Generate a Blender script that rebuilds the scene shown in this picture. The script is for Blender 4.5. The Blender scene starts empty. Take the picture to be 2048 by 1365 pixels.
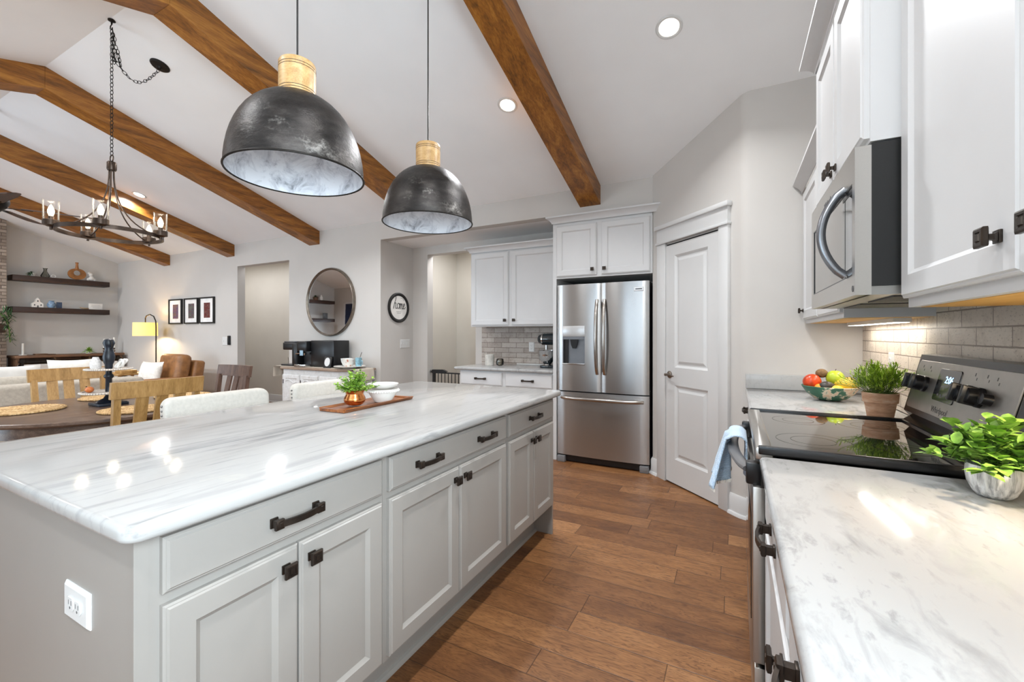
import bpy, bmesh, math, random
from mathutils import Vector, Matrix

# ---------------------------------------------------------------- camera, world, exposure
SC = bpy.context.scene
COL = SC.collection
R = math.radians
cam_d = bpy.data.cameras.new('camera')
cam = bpy.data.objects.new('camera', cam_d)
COL.objects.link(cam)
cam.location = (0, 0, 1.265)
cam.rotation_euler = (R(90), 0, R(27.3))
cam_d.sensor_width = 36
cam_d.lens = 860 / 2048 * 36
cam_d.shift_y = -12.5 / 2048
cam_d.clip_start = 0.02
SC.camera = cam
SC.view_settings.view_transform = 'Standard'
SC.view_settings.look = 'None'
SC.view_settings.gamma = 1
SC.view_settings.use_curve_mapping = False
SC.view_settings.exposure = 0.56
SC.cycles.diffuse_bounces = 6
SC.cycles.sample_clamp_indirect = 6

wd = bpy.data.worlds.new('world')
SC.world = wd
wd.use_nodes = True
wd.node_tree.nodes['Background'].inputs[0].default_value = (0.80, 0.90, 1.0, 1)
wd.node_tree.nodes['Background'].inputs[1].default_value = 2.5


def area(name, loc, rot, sx, sy, power, color=(1, 1, 1), parent=None, shape='RECTANGLE', spread=180):
    l = bpy.data.lights.new(name, 'AREA')
    l.shape = shape
    l.size = sx
    l.size_y = sy
    l.energy = power
    l.color = color
    l.spread = R(spread)
    o = bpy.data.objects.new(name, l)
    COL.objects.link(o)
    o.location = loc
    o.rotation_euler = rot
    if parent:
        o.parent = parent
    return o


# daylight coming in through the windows of the wall behind the camera (Y = -1.28)
WINS = [(-10.62, -9.0, 0.75, 2.15), (-7.4, -4.8, 0.08, 2.20), (-2.2, -0.5, 1.02, 2.20)]
WR = (-1.1, 0.3, 1.08, 2.25)            # added window in the right wall, unseen, to brighten island front and nook
for (a, b, c, d), p in zip(WINS, (42, 38, 5)):
    area('window_daylight_fill', ((a + b) / 2, -1.46, (c + d) / 2), (R(90), 0, 0), b - a, d - c, p, (0.74, 0.87, 1.0))
area('window_daylight_fill', (0.90, (WR[0] + WR[1]) / 2, (WR[2] + WR[3]) / 2), (R(90), 0, R(90)), WR[1] - WR[0], WR[3] - WR[2], 112, (0.84, 0.93, 1.0))  # fill light at the added right window

# ---------------------------------------------------------------- helpers


def lin(c):
    return tuple(((v / 255) / 12.92 if v / 255 <= 0.04045 else ((v / 255 + 0.055) / 1.055) ** 2.4) for v in c[:3]) + (1.0,)


class NT:
    """small helper to write node trees"""

    def __init__(s, name):
        s.m = bpy.data.materials.new(name)
        s.m.use_nodes = True
        s.t = s.m.node_tree
        s.b = s.t.nodes['Principled BSDF']
        s.out = s.t.nodes['Material Output']

    def n(s, typ, **kw):
        nd = s.t.nodes.new(typ)
        ins = kw.pop('ins', {})
        for k, v in kw.items():
            setattr(nd, k, v)
        for k, v in ins.items():
            s.set(nd.inputs[k], v)
        return nd

    def set(s, sock, v):
        if isinstance(v, bpy.types.NodeSocket):
            s.t.links.new(v, sock)
        else:
            sock.default_value = v

    def math(s, op, a, b=None, c=None):
        nd = s.t.nodes.new('ShaderNodeMath')
        nd.operation = op
        s.set(nd.inputs[0], a)
        if b is not None:
            s.set(nd.inputs[1], b)
        if c is not None:
            s.set(nd.inputs[2], c)
        return nd.outputs[0]

    def coord(s, kind='Object'):
        return s.n('ShaderNodeTexCoord').outputs[kind]

    def map(s, v, scale=(1, 1, 1), rot=(0, 0, 0), loc=(0, 0, 0)):
        return s.n('ShaderNodeMapping', ins={'Vector': v, 'Scale': scale, 'Rotation': rot, 'Location': loc}).outputs[0]

    def noise(s, v, scale=5, detail=4, rough=0.55, dist=0.0):
        return s.n('ShaderNodeTexNoise', ins={'Vector': v, 'Scale': scale, 'Detail': detail, 'Roughness': rough, 'Distortion': dist}).outputs[0]

    def ramp(s, f, stops):
        nd = s.n('ShaderNodeValToRGB', ins={'Fac': f})
        el = nd.color_ramp.elements
        while len(el) < len(stops):
            el.new(0.5)
        for e, (p, c) in zip(el, stops):
            e.position = p
            e.color = lin(c) if max(c) > 1.001 else tuple(c[:3]) + (1,)
        return nd.outputs[0]

    def mix(s, f, a, b, typ='MIX'):
        nd = s.n('ShaderNodeMix', data_type='RGBA', blend_type=typ)
        s.set(nd.inputs[0], f)
        s.set(nd.inputs[6], a)
        s.set(nd.inputs[7], b)
        return nd.outputs[2]

    def bump(s, h, strength=0.2, dist=0.01):
        nd = s.n('ShaderNodeBump', ins={'Height': h, 'Strength': strength, 'Distance': dist})
        s.t.links.new(nd.outputs[0], s.b.inputs['Normal'])

    def p(s, **kw):
        al = {'col': 'Base Color', 'rough': 'Roughness', 'metal': 'Metallic', 'spec': 'Specular IOR Level', 'coat': 'Coat Weight',
              'trans': 'Transmission Weight', 'ior': 'IOR', 'ecol': 'Emission Color', 'estr': 'Emission Strength', 'sss': 'Subsurface Weight',
              'coatr': 'Coat Roughness', 'aniso': 'Anisotropic', 'sheen': 'Sheen Weight', 'alpha': 'Alpha'}
        for k, v in kw.items():
            s.set(s.b.inputs[al[k]], v)
        return s.m


MC = {}


def flat(name, c, rough=0.5, metal=0.0, var=0.04, scale=8, bump=0.0, bscale=60, **kw):
    """painted / plain surface with slight procedural variation"""
    if name in MC:
        return MC[name]
    t = NT(name)
    v = t.coord()
    f = t.noise(v, scale, 3)
    lo = tuple(max(0, x * (1 - var)) for x in c)
    hi = tuple(min(255, x * (1 + var)) for x in c)
    t.p(col=t.ramp(f, [(0.3, lo), (0.7, hi)]), rough=rough, metal=metal, **kw)
    if bump:
        t.bump(t.noise(v, bscale, 4), bump, 0.004)
    MC[name] = t.m
    return t.m


def wood(name, dark, mid, light, axis='Y', scale=1.0, rough=0.45, contrast=1.0, coat=0.0, bump=0.08):
    if name in MC:
        return MC[name]
    t = NT(name)
    v = t.coord()
    st = {'X': (0.9, 9, 9), 'Y': (9, 0.9, 9), 'Z': (9, 9, 0.9)}[axis]
    v1 = t.map(v, tuple(x * scale for x in st))
    f1 = t.noise(v1, 2.2, 6, 0.6, 0.6)
    v2 = t.map(v, tuple(x * scale * 4 for x in st))
    f2 = t.noise(v2, 4.0, 4, 0.6)
    f = t.math('MULTIPLY_ADD', f2, 0.35, t.math('MULTIPLY', f1, 0.65))
    c = 0.16 / contrast
    t.p(col=t.ramp(f, [(0.5 - c, dark), (0.5, mid), (0.5 + c, light)]), rough=rough, coat=coat)
    t.bump(f2, bump, 0.003)
    MC[name] = t.m
    return t.m


def emit(name, c, strength):
    if name in MC:
        return MC[name]
    t = NT(name)
    f = t.noise(t.coord(), 3, 2)
    t.p(col=lin(c), ecol=t.ramp(f, [(0, c), (1, c)]), estr=strength)
    MC[name] = t.m
    return t.m


def glass(name, c=(255, 255, 255), rough=0.02, mixf=0.25):
    """thin glass: mostly lets light straight through, with a sharp reflection"""
    if name in MC:
        return MC[name]
    t = NT(name)
    t.t.nodes.remove(t.b)
    tr = t.n('ShaderNodeBsdfTransparent', ins={'Color': lin(c)})
    gl = t.n('ShaderNodeBsdfGlossy', ins={'Roughness': rough})
    fr = t.n('ShaderNodeLayerWeight', ins={'Blend': mixf})
    mx = t.n('ShaderNodeMixShader', ins={0: fr.outputs['Fresnel'], 1: tr.outputs[0], 2: gl.outputs[0]})
    t.t.links.new(mx.outputs[0], t.out.inputs[0])
    MC[name] = t.m
    return t.m


def frame(o, U, V=(0, 0, 1)):
    U = Vector(U).normalized()
    V = Vector(V).normalized()
    N = U.cross(V)
    return Matrix(((U.x, V.x, N.x, o[0]), (U.y, V.y, N.y, o[1]), (U.z, V.z, N.z, o[2]), (0, 0, 0, 1)))


def wloc(o):
    v = Vector((0, 0, 0))
    while o is not None:
        v += o.location
        o = o.parent
    return v


class MB:
    def __init__(s, M=None):
        s.bm = bmesh.new()
        s.M = M or Matrix()

    def add(s, verts, faces):
        vs = [s.bm.verts.new(s.M @ Vector(v)) for v in verts]
        for f in faces:
            try:
                s.bm.faces.new([vs[i] for i in f])
            except ValueError:
                pass
        return s

    def box(s, x0, x1, y0, y1, z0, z1, bev=0.0, seg=2):
        if bev <= 0:
            return s.add([(x0, y0, z0), (x1, y0, z0), (x1, y1, z0), (x0, y1, z0), (x0, y0, z1), (x1, y0, z1), (x1, y1, z1), (x0, y1, z1)],
                         [(0, 3, 2, 1), (4, 5, 6, 7), (0, 1, 5, 4), (1, 2, 6, 5), (2, 3, 7, 6), (3, 0, 4, 7)])
        t = bmesh.new()
        bmesh.ops.create_cube(t, size=1)
        for v in t.verts:
            v.co = Vector(((x0 + x1) / 2 + v.co.x * (x1 - x0), (y0 + y1) / 2 + v.co.y * (y1 - y0), (z0 + z1) / 2 + v.co.z * (z1 - z0)))
        bmesh.ops.bevel(t, geom=t.edges[:], offset=bev, segments=seg, affect='EDGES', profile=0.5)
        return s.take(t)

    def take(s, t, M=None):
        t.verts.index_update()
        vs = [(M @ v.co if M else v.co.copy()) for v in t.verts]
        fs = [[v.index for v in f.verts] for f in t.faces]
        t.free()
        return s.add(vs, fs)

    def prism(s, poly, n0, n1, bev=0.0, seg=2):
        """polygon in local (x, y), extruded along local z"""
        k = len(poly)
        vs = [(x, y, n0) for x, y in poly] + [(x, y, n1) for x, y in poly]
        fs = [tuple(range(k))[::-1], tuple(range(k, 2 * k))] + [(i, (i + 1) % k, k + (i + 1) % k, k + i) for i in range(k)]
        if bev <= 0:
            return s.add(vs, fs)
        t = bmesh.new()
        bv = [t.verts.new(v) for v in vs]
        for f in fs:
            t.faces.new([bv[i] for i in f])
        bmesh.ops.recalc_face_normals(t, faces=t.faces[:])
        ed = [e for e in t.edges if abs(e.verts[0].co.z - e.verts[1].co.z) < 1e-6]
        bmesh.ops.bevel(t, geom=ed, offset=bev, segments=seg, affect='EDGES', profile=0.5)
        return s.take(t)

    def lathe(s, prof, n=32, c=(0, 0, 0), sx=1.0, sy=1.0, ang=0.0, ring=False):
        vs, fs = [], []
        if ring:
            prof = list(prof) + [prof[0]]
        for r, z in prof:
            for i in range(n):
                a = 2 * math.pi * i / n + ang
                vs.append((c[0] + sx * r * math.cos(a), c[1] + sy * r * math.sin(a), c[2] + z))
        for j in range(len(prof) - 1):
            for i in range(n):
                k = (i + 1) % n
                fs.append((j * n + i, j * n + k, (j + 1) * n + k, (j + 1) * n + i))
        if not ring and prof[0][0] > 1e-6:
            fs.append(tuple(range(n))[::-1])
        if not ring and prof[-1][0] > 1e-6:
            fs.append(tuple(range((len(prof) - 1) * n, len(prof) * n)))
        return s.add(vs, fs)

    def shell(s, prof, n=32, c=(0, 0, 0)):
        """open lathe, no caps"""
        vs, fs = [], []
        for r, z in prof:
            for i in range(n):
                a = 2 * math.pi * i / n
                vs.append((c[0] + r * math.cos(a), c[1] + r * math.sin(a), c[2] + z))
        for j in range(len(prof) - 1):
            for i in range(n):
                k = (i + 1) % n
                fs.append((j * n + i, j * n + k, (j + 1) * n + k, (j + 1) * n + i))
        return s.add(vs, fs)

    def tube(s, pts, r, n=8, closed=False, flat_=None):
        """round (or, with flat_=(a,b), flattened) bar along a path"""
        P = [Vector(p) for p in pts]
        m = len(P)
        vs, fs = [], []
        up = None
        for i in range(m):
            a = P[(i - 1) % m] if (closed or i) else P[0]
            b = P[(i + 1) % m] if (closed or i < m - 1) else P[-1]
            t = (b - a).normalized()
            if up is None:
                up = Vector((0, 0, 1)) if abs(t.z) < 0.9 else Vector((1, 0, 0))
            up = (up - t * up.dot(t)).normalized()
            sd = t.cross(up)
            rr = r[i] if isinstance(r, (list, tuple)) else r
            ra, rb = (rr, rr) if flat_ is None else flat_
            for k in range(n):
                g = 2 * math.pi * k / n + (math.pi / n if n == 4 else 0)
                vs.append(P[i] + sd * ra * math.cos(g) + up * rb * math.sin(g))
        for j in range(m if closed else m - 1):
            for k in range(n):
                q = (k + 1) % n
                j2 = (j + 1) % m
                fs.append((j * n + k, j * n + q, j2 * n + q, j2 * n + k))
        if not closed:
            fs.append(tuple(range(n))[::-1])
            fs.append(tuple(range((m - 1) * n, m * n)))
        return s.add(vs, fs)

    def rect(s, w, h, loops, u0=0, v0=0, back=True):
        """nested rectangles (inset, n) lofted and capped, local u right, v up, n out"""
        vs, fs = [], []
        for i, n in loops:
            vs += [(u0 + i, v0 + i, n), (u0 + w - i, v0 + i, n), (u0 + w - i, v0 + h - i, n), (u0 + i, v0 + h - i, n)]
        for j in range(len(loops) - 1):
            for k in range(4):
                q = (k + 1) % 4
                fs.append((4 * j + k, 4 * j + q, 4 * j + 4 + q, 4 * j + 4 + k))
        if back:
            fs.append((3, 2, 1, 0))
        e = 4 * (len(loops) - 1)
        fs.append((e, e + 1, e + 2, e + 3))
        return s.add(vs, fs)

    def sweep(s, path, prof, closed=False):
        """profile (out, z) swept along a path in x,y with mitred corners; out is to the right of the travel direction"""
        P = [Vector((p[0], p[1])) for p in path]
        m = len(P)
        k = len(prof)
        vs, fs = [], []
        for i in range(m):
            d0 = (P[i] - P[i - 1]).normalized() if (i > 0 or closed) else None
            d1 = (P[(i + 1) % m] - P[i]).normalized() if (i < m - 1 or closed) else None
            if d0 is None:
                d0 = d1
            if d1 is None:
                d1 = d0
            n0 = Vector((d0.y, -d0.x))
            n1 = Vector((d1.y, -d1.x))
            b = (n0 + n1)
            b = b / max(1e-6, (1 + n0.dot(n1)))
            for o, z in prof:
                vs.append((P[i].x + b.x * o, P[i].y + b.y * o, z))
        for i in range(m if closed else m - 1):
            i2 = (i + 1) % m
            for j in range(k):
                q = (j + 1) % k
                fs.append((i * k + j, i2 * k + j, i2 * k + q, i * k + q))
        if not closed:
            fs.append(tuple(range(k)))
            fs.append(tuple(range((m - 1) * k, m * k))[::-1])
        return s.add(vs, fs)

    def ball(s, c, r, n=16, m=10, fn=None):
        rx, ry, rz = r if isinstance(r, (tuple, list)) else (r, r, r)
        vs, fs = [(c[0], c[1], c[2] - rz)], []
        for j in range(1, m):
            t = -math.pi / 2 + math.pi * j / m
            for i in range(n):
                a = 2 * math.pi * i / n
                x, y, z = math.cos(t) * math.cos(a), math.cos(t) * math.sin(a), math.sin(t)
                if fn:
                    x, y, z = fn(x, y, z)
                vs.append((c[0] + rx * x, c[1] + ry * y, c[2] + rz * z))
        vs.append((c[0], c[1], c[2] + rz))
        for i in range(n):
            fs.append((0, 1 + (i + 1) % n, 1 + i))
            fs.append((len(vs) - 1, 1 + (m - 2) * n + i, 1 + (m - 2) * n + (i + 1) % n))
        for j in range(m - 2):
            for i in range(n):
                q = (i + 1) % n
                fs.append((1 + j * n + i, 1 + j * n + q, 1 + (j + 1) * n + q, 1 + (j + 1) * n + i))
        return s.add(vs, fs)

    def build(s, name, m, parent=None, smooth=35, fix=True, local=False):
        if fix:
            bmesh.ops.recalc_face_normals(s.bm, faces=s.bm.faces[:])
        me = bpy.data.meshes.new(name)
        if parent is not None and not local:
            bmesh.ops.translate(s.bm, verts=s.bm.verts[:], vec=-wloc(parent))
        s.bm.to_mesh(me)
        s.bm.free()
        me.materials.append(m)
        o = bpy.data.objects.new(name, me)
        COL.objects.link(o)
        if parent is not None:
            o.parent = parent
        if smooth:
            me.shade_smooth()
            me.set_sharp_from_angle(angle=R(smooth))
        return o


def tag(o, label, cat, group=None, kind=None):
    o['label'] = label
    o['category'] = cat
    if group:
        o['group'] = group
    if kind:
        o['kind'] = kind
    return o


def thing(name, label, cat, loc=(0, 0, 0), group=None):
    o = bpy.data.objects.new(name, None)
    o.empty_display_size = 0.05
    COL.objects.link(o)
    o.location = loc
    return tag(o, label, cat, group)


def one(name, mb, m, label, cat, loc=None, group=None, smooth=35):
    """a thing that is a single mesh; origin moved to loc"""
    if loc is not None:
        bmesh.ops.translate(mb.bm, verts=mb.bm.verts[:], vec=-Vector(loc))
    o = mb.build(name, m, None, smooth)
    if loc is not None:
        o.location = loc
    return tag(o, label, cat, group)


def struct(name, mb, m, smooth=30, parent=None):
    o = mb.build(name, m, parent, smooth)
    if parent is None:
        o['kind'] = 'structure'
    return o


def dup(root, loc, rotz=0.0, label=None, group=None):
    r = root.copy()
    COL.objects.link(r)
    r.location = loc
    r.rotation_euler = (0, 0, rotz)
    if label:
        r['label'] = label
    if group:
        r['group'] = group
    for ch in list(root.children):
        c = ch.copy()
        COL.objects.link(c)
        c.parent = r
        for g in ch.children:
            d = g.copy()
            COL.objects.link(d)
            d.parent = c
    return r


def text(name, body, size, m, M, parent, extrude=0.0006, align='CENTER', shear=0.0):
    cu = bpy.data.curves.new(name, 'FONT')
    cu.body = body
    cu.size = size
    cu.extrude = extrude
    cu.shear = shear
    cu.align_x = align
    cu.align_y = 'CENTER'
    tmp = bpy.data.objects.new('tmp_text', cu)
    COL.objects.link(tmp)
    dg = bpy.context.evaluated_depsgraph_get()
    me = bpy.data.meshes.new_from_object(tmp.evaluated_get(dg))
    bpy.data.objects.remove(tmp)
    me.name = name
    me.transform(M)
    me.transform(Matrix.Translation(-wloc(parent)))
    me.materials.clear()
    me.materials.append(m)
    o = bpy.data.objects.new(name, me)
    COL.objects.link(o)
    o.parent = parent
    return o


def arc(cx, cy, r, a0, a1, n=6):
    return [(cx + r * math.cos(R(a0 + (a1 - a0) * i / n)), cy + r * math.sin(R(a0 + (a1 - a0) * i / n))) for i in range(n + 1)]


def rrect(x0, x1, y0, y1, r, n=5):
    return arc(x1 - r, y0 + r, r, -90, 0, n) + arc(x1 - r, y1 - r, r, 0, 90, n) + arc(x0 + r, y1 - r, r, 90, 180, n) + arc(x0 + r, y0 + r, r, 180, 270, n)


FY = (1, 0, 0)    # panels facing -Y (towards the camera): u runs along +X
FXP = (0, 1, 0)   # panels facing +X: u runs along +Y
FXN = (0, -1, 0)  # panels facing -X: u runs along -Y

# ---------------------------------------------------------------- materials
m_wall = flat('wall_paint', (197, 193, 188), 0.75, var=0.012, scale=2, bump=0.05, bscale=140)
m_hall = flat('hall_paint', (214, 209, 199), 0.75, var=0.012, scale=2, bump=0.05, bscale=140)
m_ceil = flat('ceiling_paint', (238, 238, 238), 0.85, var=0.012, scale=1.5, bump=0.05, bscale=120)
m_white = flat('white_cabinet_paint', (205, 205, 205), 0.38, var=0.01, scale=3)
m_trim = flat('white_trim_paint', (209, 209, 208), 0.38, var=0.01, scale=3)
m_grey = flat('grey_cabinet_paint', (150, 145, 139), 0.42, var=0.012, scale=3)
m_plate = flat('white_plastic', (214, 214, 212), 0.35, var=0.01)
m_bronze = flat('bronze_metal', (66, 58, 52), 0.38, metal=0.85, var=0.15, scale=30, bump=0.1, bscale=200)
m_iron = flat('dark_iron', (38, 34, 31), 0.5, metal=0.7, var=0.15, scale=30)
m_black = flat('black_plastic', (20, 20, 22), 0.3, var=0.1)
m_matblack = flat('matte_black', (26, 25, 24), 0.55, var=0.1)
m_chrome = flat('polished_steel', (205, 205, 205), 0.12, metal=1.0, var=0.02)
m_dark = flat('dark_gap', (16, 15, 14), 0.8, var=0.1)
m_slot = flat('slot_grey', (90, 90, 90), 0.6)
m_sil = flat('brushed_panel', (172, 168, 162), 0.34, metal=0.9, var=0.03, scale=20)


def steel(name, c, rough, axis):
    t = NT(name)
    v = t.coord()
    sc = {'X': (0.6, 60, 60), 'Z': (60, 60, 0.6), 'Y': (60, 0.6, 60)}[axis]
    f = t.noise(t.map(v, sc), 6, 3)
    lo = tuple(x * 0.992 for x in c)
    hi = tuple(min(255, x * 1.008) for x in c)
    t.p(col=t.ramp(f, [(0.3, lo), (0.7, hi)]), metal=1.0, rough=rough, aniso=.8)
    tg = t.n('ShaderNodeTangent', direction_type='RADIAL', axis='Z')
    t.t.links.new(tg.outputs[0], t.b.inputs['Tangent'])
    t.b.inputs['Anisotropic Rotation'].default_value = .25
    return t.m


m_steel = steel('stainless_steel', (182, 181, 180), 0.27, 'X')
m_steel_y = steel('stainless_steel_range', (186, 183, 178), 0.3, 'Y')
m_handle = flat('satin_steel_handle', (178, 172, 166), 0.22, metal=1.0, var=0.03, scale=20)


def floor_mat():
    t = NT('hickory_plank_floor')
    v = t.coord()
    sp = t.n('ShaderNodeSeparateXYZ', ins={0: v})
    x, y = sp.outputs[0], sp.outputs[1]
    W, L = 0.145, 1.75
    row = t.math('FLOOR', t.math('DIVIDE', y, W))
    rnd = t.n('ShaderNodeTexWhiteNoise', noise_dimensions='1D', ins={'W': row}).outputs[0]
    xs = t.math('ADD', t.math('DIVIDE', x, L), t.math('MULTIPLY', rnd, 7.31))
    colm = t.math('FLOOR', xs)
    idv = t.n('ShaderNodeCombineXYZ', ins={0: row, 1: colm, 2: 0.0}).outputs[0]
    # split some planks in two so lengths vary
    r2 = t.n('ShaderNodeTexWhiteNoise', noise_dimensions='3D', ins={'Vector': idv}).outputs[0]
    fx = t.math('FRACT', xs)
    cut = t.math('MULTIPLY_ADD', r2, 0.5, 0.25)
    half = t.math('GREATER_THAN', fx, cut)
    idv2 = t.n('ShaderNodeCombineXYZ', ins={0: row, 1: colm, 2: t.math('ADD', half, 0.37)}).outputs[0]
    wn = t.n('ShaderNodeTexWhiteNoise', noise_dimensions='3D', ins={'Vector': idv2})
    r3 = wn.outputs[0]
    # seams
    fy = t.math('FRACT', t.math('DIVIDE', y, W))
    dy = t.math('MULTIPLY', t.math('MINIMUM', fy, t.math('SUBTRACT', 1.0, fy)), W)
    dx1 = t.math('MULTIPLY', t.math('MINIMUM', fx, t.math('SUBTRACT', 1.0, fx)), L)
    dx2 = t.math('MULTIPLY', t.math('ABSOLUTE', t.math('SUBTRACT', fx, cut)), L)
    d = t.math('MINIMUM', dy, t.math('MINIMUM', dx1, dx2))
    seam = t.n('ShaderNodeMapRange', ins={'Value': d, 'From Min': 0.0005, 'From Max': 0.0028, 'To Min': 0.0, 'To Max': 1.0}).outputs[0]
    # grain, shifted per plank
    off = t.n('ShaderNodeVectorMath', operation='SCALE', ins={0: wn.outputs[1], 'Scale': 30.0}).outputs[0]
    gv = t.n('ShaderNodeVectorMath', operation='ADD', ins={0: v, 1: off}).outputs[0]
    big = t.noise(t.map(gv, (1.1, 9.0, 1)), 1.6, 5, 0.55, 0.9)
    # cathedral rings
    ring = t.math('MULTIPLY', big, 19.0)
    ringf = t.math('ABSOLUTE', t.math('SUBTRACT', t.math('FRACT', ring), 0.5))
    rline = t.n('ShaderNodeMapRange', ins={'Value': ringf, 'From Min': 0.0, 'From Max': 0.30, 'To Min': 1.0, 'To Max': 0.0}).outputs[0]
    brk = t.noise(t.map(gv, (6, 30, 1)), 3.0, 3)
    rline = t.math('MULTIPLY', rline, t.n('ShaderNodeMapRange', ins={'Value': brk, 'From Min': 0.36, 'From Max': 0.52}).outputs[0])
    fine = t.noise(t.map(gv, (5, 90, 1)), 4.0, 5, 0.65)
    mott = t.noise(t.map(gv, (2.5, 7, 1)), 2.0, 4, 0.6)
    base = t.ramp(t.math('MULTIPLY_ADD', mott, 0.6, t.math('MULTIPLY', r3, 0.42)),
                  [(0.15, (84, 52, 31)), (0.38, (126, 84, 50)), (0.62, (154, 107, 66)), (0.85, (178, 130, 86))])
    c = t.mix(t.math('MULTIPLY', rline, 0.72), base, lin((74, 44, 24)))
    fl = t.n('ShaderNodeMapRange', ins={'Value': fine, 'From Min': 0.47, 'From Max': 0.68}).outputs[0]
    c = t.mix(t.math('MULTIPLY', fl, 0.62), c, lin((84, 50, 28)))
    c = t.mix(t.math('MULTIPLY', t.math('SUBTRACT', 1.0, seam), 0.75), c, lin((46, 28, 16)))
    t.p(col=c, rough=t.math('MULTIPLY_ADD', fine, 0.18, 0.32), spec=.4)
    h = t.math('ADD', t.math('MULTIPLY', seam, 1.0), t.math('MULTIPLY', big, 0.8))
    t.bump(h, 0.28, 0.004)
    return t.m


m_floor = floor_mat()


def marble(name, rotz, stretch, base=(187, 187, 186), vein=(122, 124, 128), amount=0.85):
    t = NT(name)
    v = t.coord()
    vm = t.map(v, stretch, (0, 0, rotz))
    n1 = t.noise(vm, 2.0, 8, 0.62, 0.5)
    n2 = t.noise(t.map(v, tuple(x * 2.3 for x in stretch), (0, 0, rotz)), 2.2, 6, 0.6, 0.3)
    cl = t.noise(t.map(v, (1.1, 0.7, 1)), 1.7, 4, 0.5)
    a = t.n('ShaderNodeMapRange', ins={'Value': n1, 'From Min': 0.52, 'From Max': 0.74}).outputs[0]
    b = t.n('ShaderNodeMapRange', ins={'Value': n2, 'From Min': 0.56, 'From Max': 0.72}).outputs[0]
    g = t.n('ShaderNodeMapRange', ins={'Value': cl, 'From Min': 0.38, 'From Max': 0.62, 'To Min': 0.15, 'To Max': 1.0}).outputs[0]
    f = t.math('MULTIPLY', t.math('MULTIPLY', t.math('MAXIMUM', a, t.math('MULTIPLY', b, 0.8)), g), amount)
    c = t.mix(f, t.ramp(cl, [(0.35, tuple(x * 0.985 for x in base)), (0.65, base)]), lin(vein))
    w = t.noise(t.map(v, (3, 3, 3)), 2.5, 3)
    wf = t.n('ShaderNodeMapRange', ins={'Value': w, 'From Min': 0.66, 'From Max': 0.8}).outputs[0]
    c = t.mix(t.math('MULTIPLY', wf, 0.35), c, lin((188, 182, 168)))
    t.p(col=c, rough=0.085, spec=.24)
    return t.m


m_marble = marble('island_marble', R(8), (8.5, 0.9, 6), (168, 166, 163), (112, 113, 116), 0.95)
m_marble2 = marble('counter_marble', R(-48), (9, 3.6, 6), (174, 174, 173), (92, 93, 94), .75)


def brick_mat(name, plane, c1, c2, c3, mort):
    t = NT(name)
    v = t.coord()
    sp = t.n('ShaderNodeSeparateXYZ', ins={0: v})
    uv = t.n('ShaderNodeCombineXYZ', ins={0: sp.outputs[1] if plane == 'YZ' else sp.outputs[0], 1: sp.outputs[2], 2: 0.0}).outputs[0]
    wob = t.noise(t.map(v, (6, 6, 6)), 3, 3)
    uvw = t.n('ShaderNodeVectorMath', operation='ADD', ins={0: uv, 1: t.n('ShaderNodeVectorMath', operation='SCALE', ins={0: t.n('ShaderNodeTexNoise', ins={'Vector': v, 'Scale': 35.0}).outputs[1], 'Scale': 0.003}).outputs[0]}).outputs[0]
    br = t.n('ShaderNodeTexBrick', offset=0.5, ins={'Vector': uvw, 'Color1': lin(c1), 'Color2': lin(c2), 'Mortar': lin(mort), 'Scale': 1.0,
                                                   'Mortar Size': 0.0028, 'Mortar Smooth': 0.25, 'Bias': 0.0, 'Brick Width': 0.206, 'Row Height': 0.0615})
    pat = t.noise(v, 16, 6, 0.7)
    pf = t.n('ShaderNodeMapRange', ins={'Value': pat, 'From Min': 0.5, 'From Max': 0.72}).outputs[0]
    sc = t.noise(t.map(v, (1, 1, 2.5)), 55, 5, 0.75)
    sf = t.n('ShaderNodeMapRange', ins={'Value': sc, 'From Min': 0.56, 'From Max': 0.68}).outputs[0]
    c = t.mix(t.math('MULTIPLY', pf, 0.75), br.outputs[0], lin(c3))
    c = t.mix(t.math('MULTIPLY', sf, 0.85), c, lin((112, 100, 90)))
    c = t.mix(br.outputs[1], c, lin(mort))
    t.p(col=c, rough=0.42)
    h = t.math('ADD', t.math('MULTIPLY', t.math('SUBTRACT', 1.0, br.outputs[1]), 1.0), t.math('MULTIPLY', sc, 0.35))
    t.bump(h, 0.5, 0.004)
    return t.m


m_brick = brick_mat('backsplash_brick_tile', 'YZ', (224, 214, 201), (202, 190, 177), (178, 164, 150), (134, 120, 108))
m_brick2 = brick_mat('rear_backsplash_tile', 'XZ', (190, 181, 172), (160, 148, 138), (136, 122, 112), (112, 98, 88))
m_beam = wood('stained_beam_wood', (84, 50, 14), (140, 86, 27), (178, 120, 48), 'Y', 0.8, 0.42, 1.0)
m_oak = wood('oak_chair_wood', (132, 98, 52), (164, 126, 74), (188, 150, 96), 'Z', 1.4, 0.42, 0.9)
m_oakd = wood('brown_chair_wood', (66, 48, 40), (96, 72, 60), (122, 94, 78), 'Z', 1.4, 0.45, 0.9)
m_table = wood('grey_brown_table_wood', (64, 50, 43), (98, 78, 66), (128, 104, 88), 'Y', 1.2, 0.3, 0.9)
m_shelf = wood('dark_shelf_wood', (34, 21, 15), (52, 33, 24), (74, 48, 35), 'Y', 1.2, 0.5)
m_cons = wood('console_top_wood', (66, 44, 28), (98, 68, 46), (126, 92, 64), 'Y', 1.2, 0.5)
m_neck = wood('mango_wood_neck', (150, 112, 66), (190, 152, 100), (214, 180, 128), 'X', 1.6, 0.4, 0.8)
m_tray = wood('acacia_tray_wood', (84, 44, 20), (132, 76, 38), (168, 106, 58), 'Y', 1.6, 0.4)
m_ply = wood('birch_cabinet_underside', (188, 138, 62), (206, 158, 80), (218, 174, 98), 'Y', 1.0, 0.5)
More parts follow.
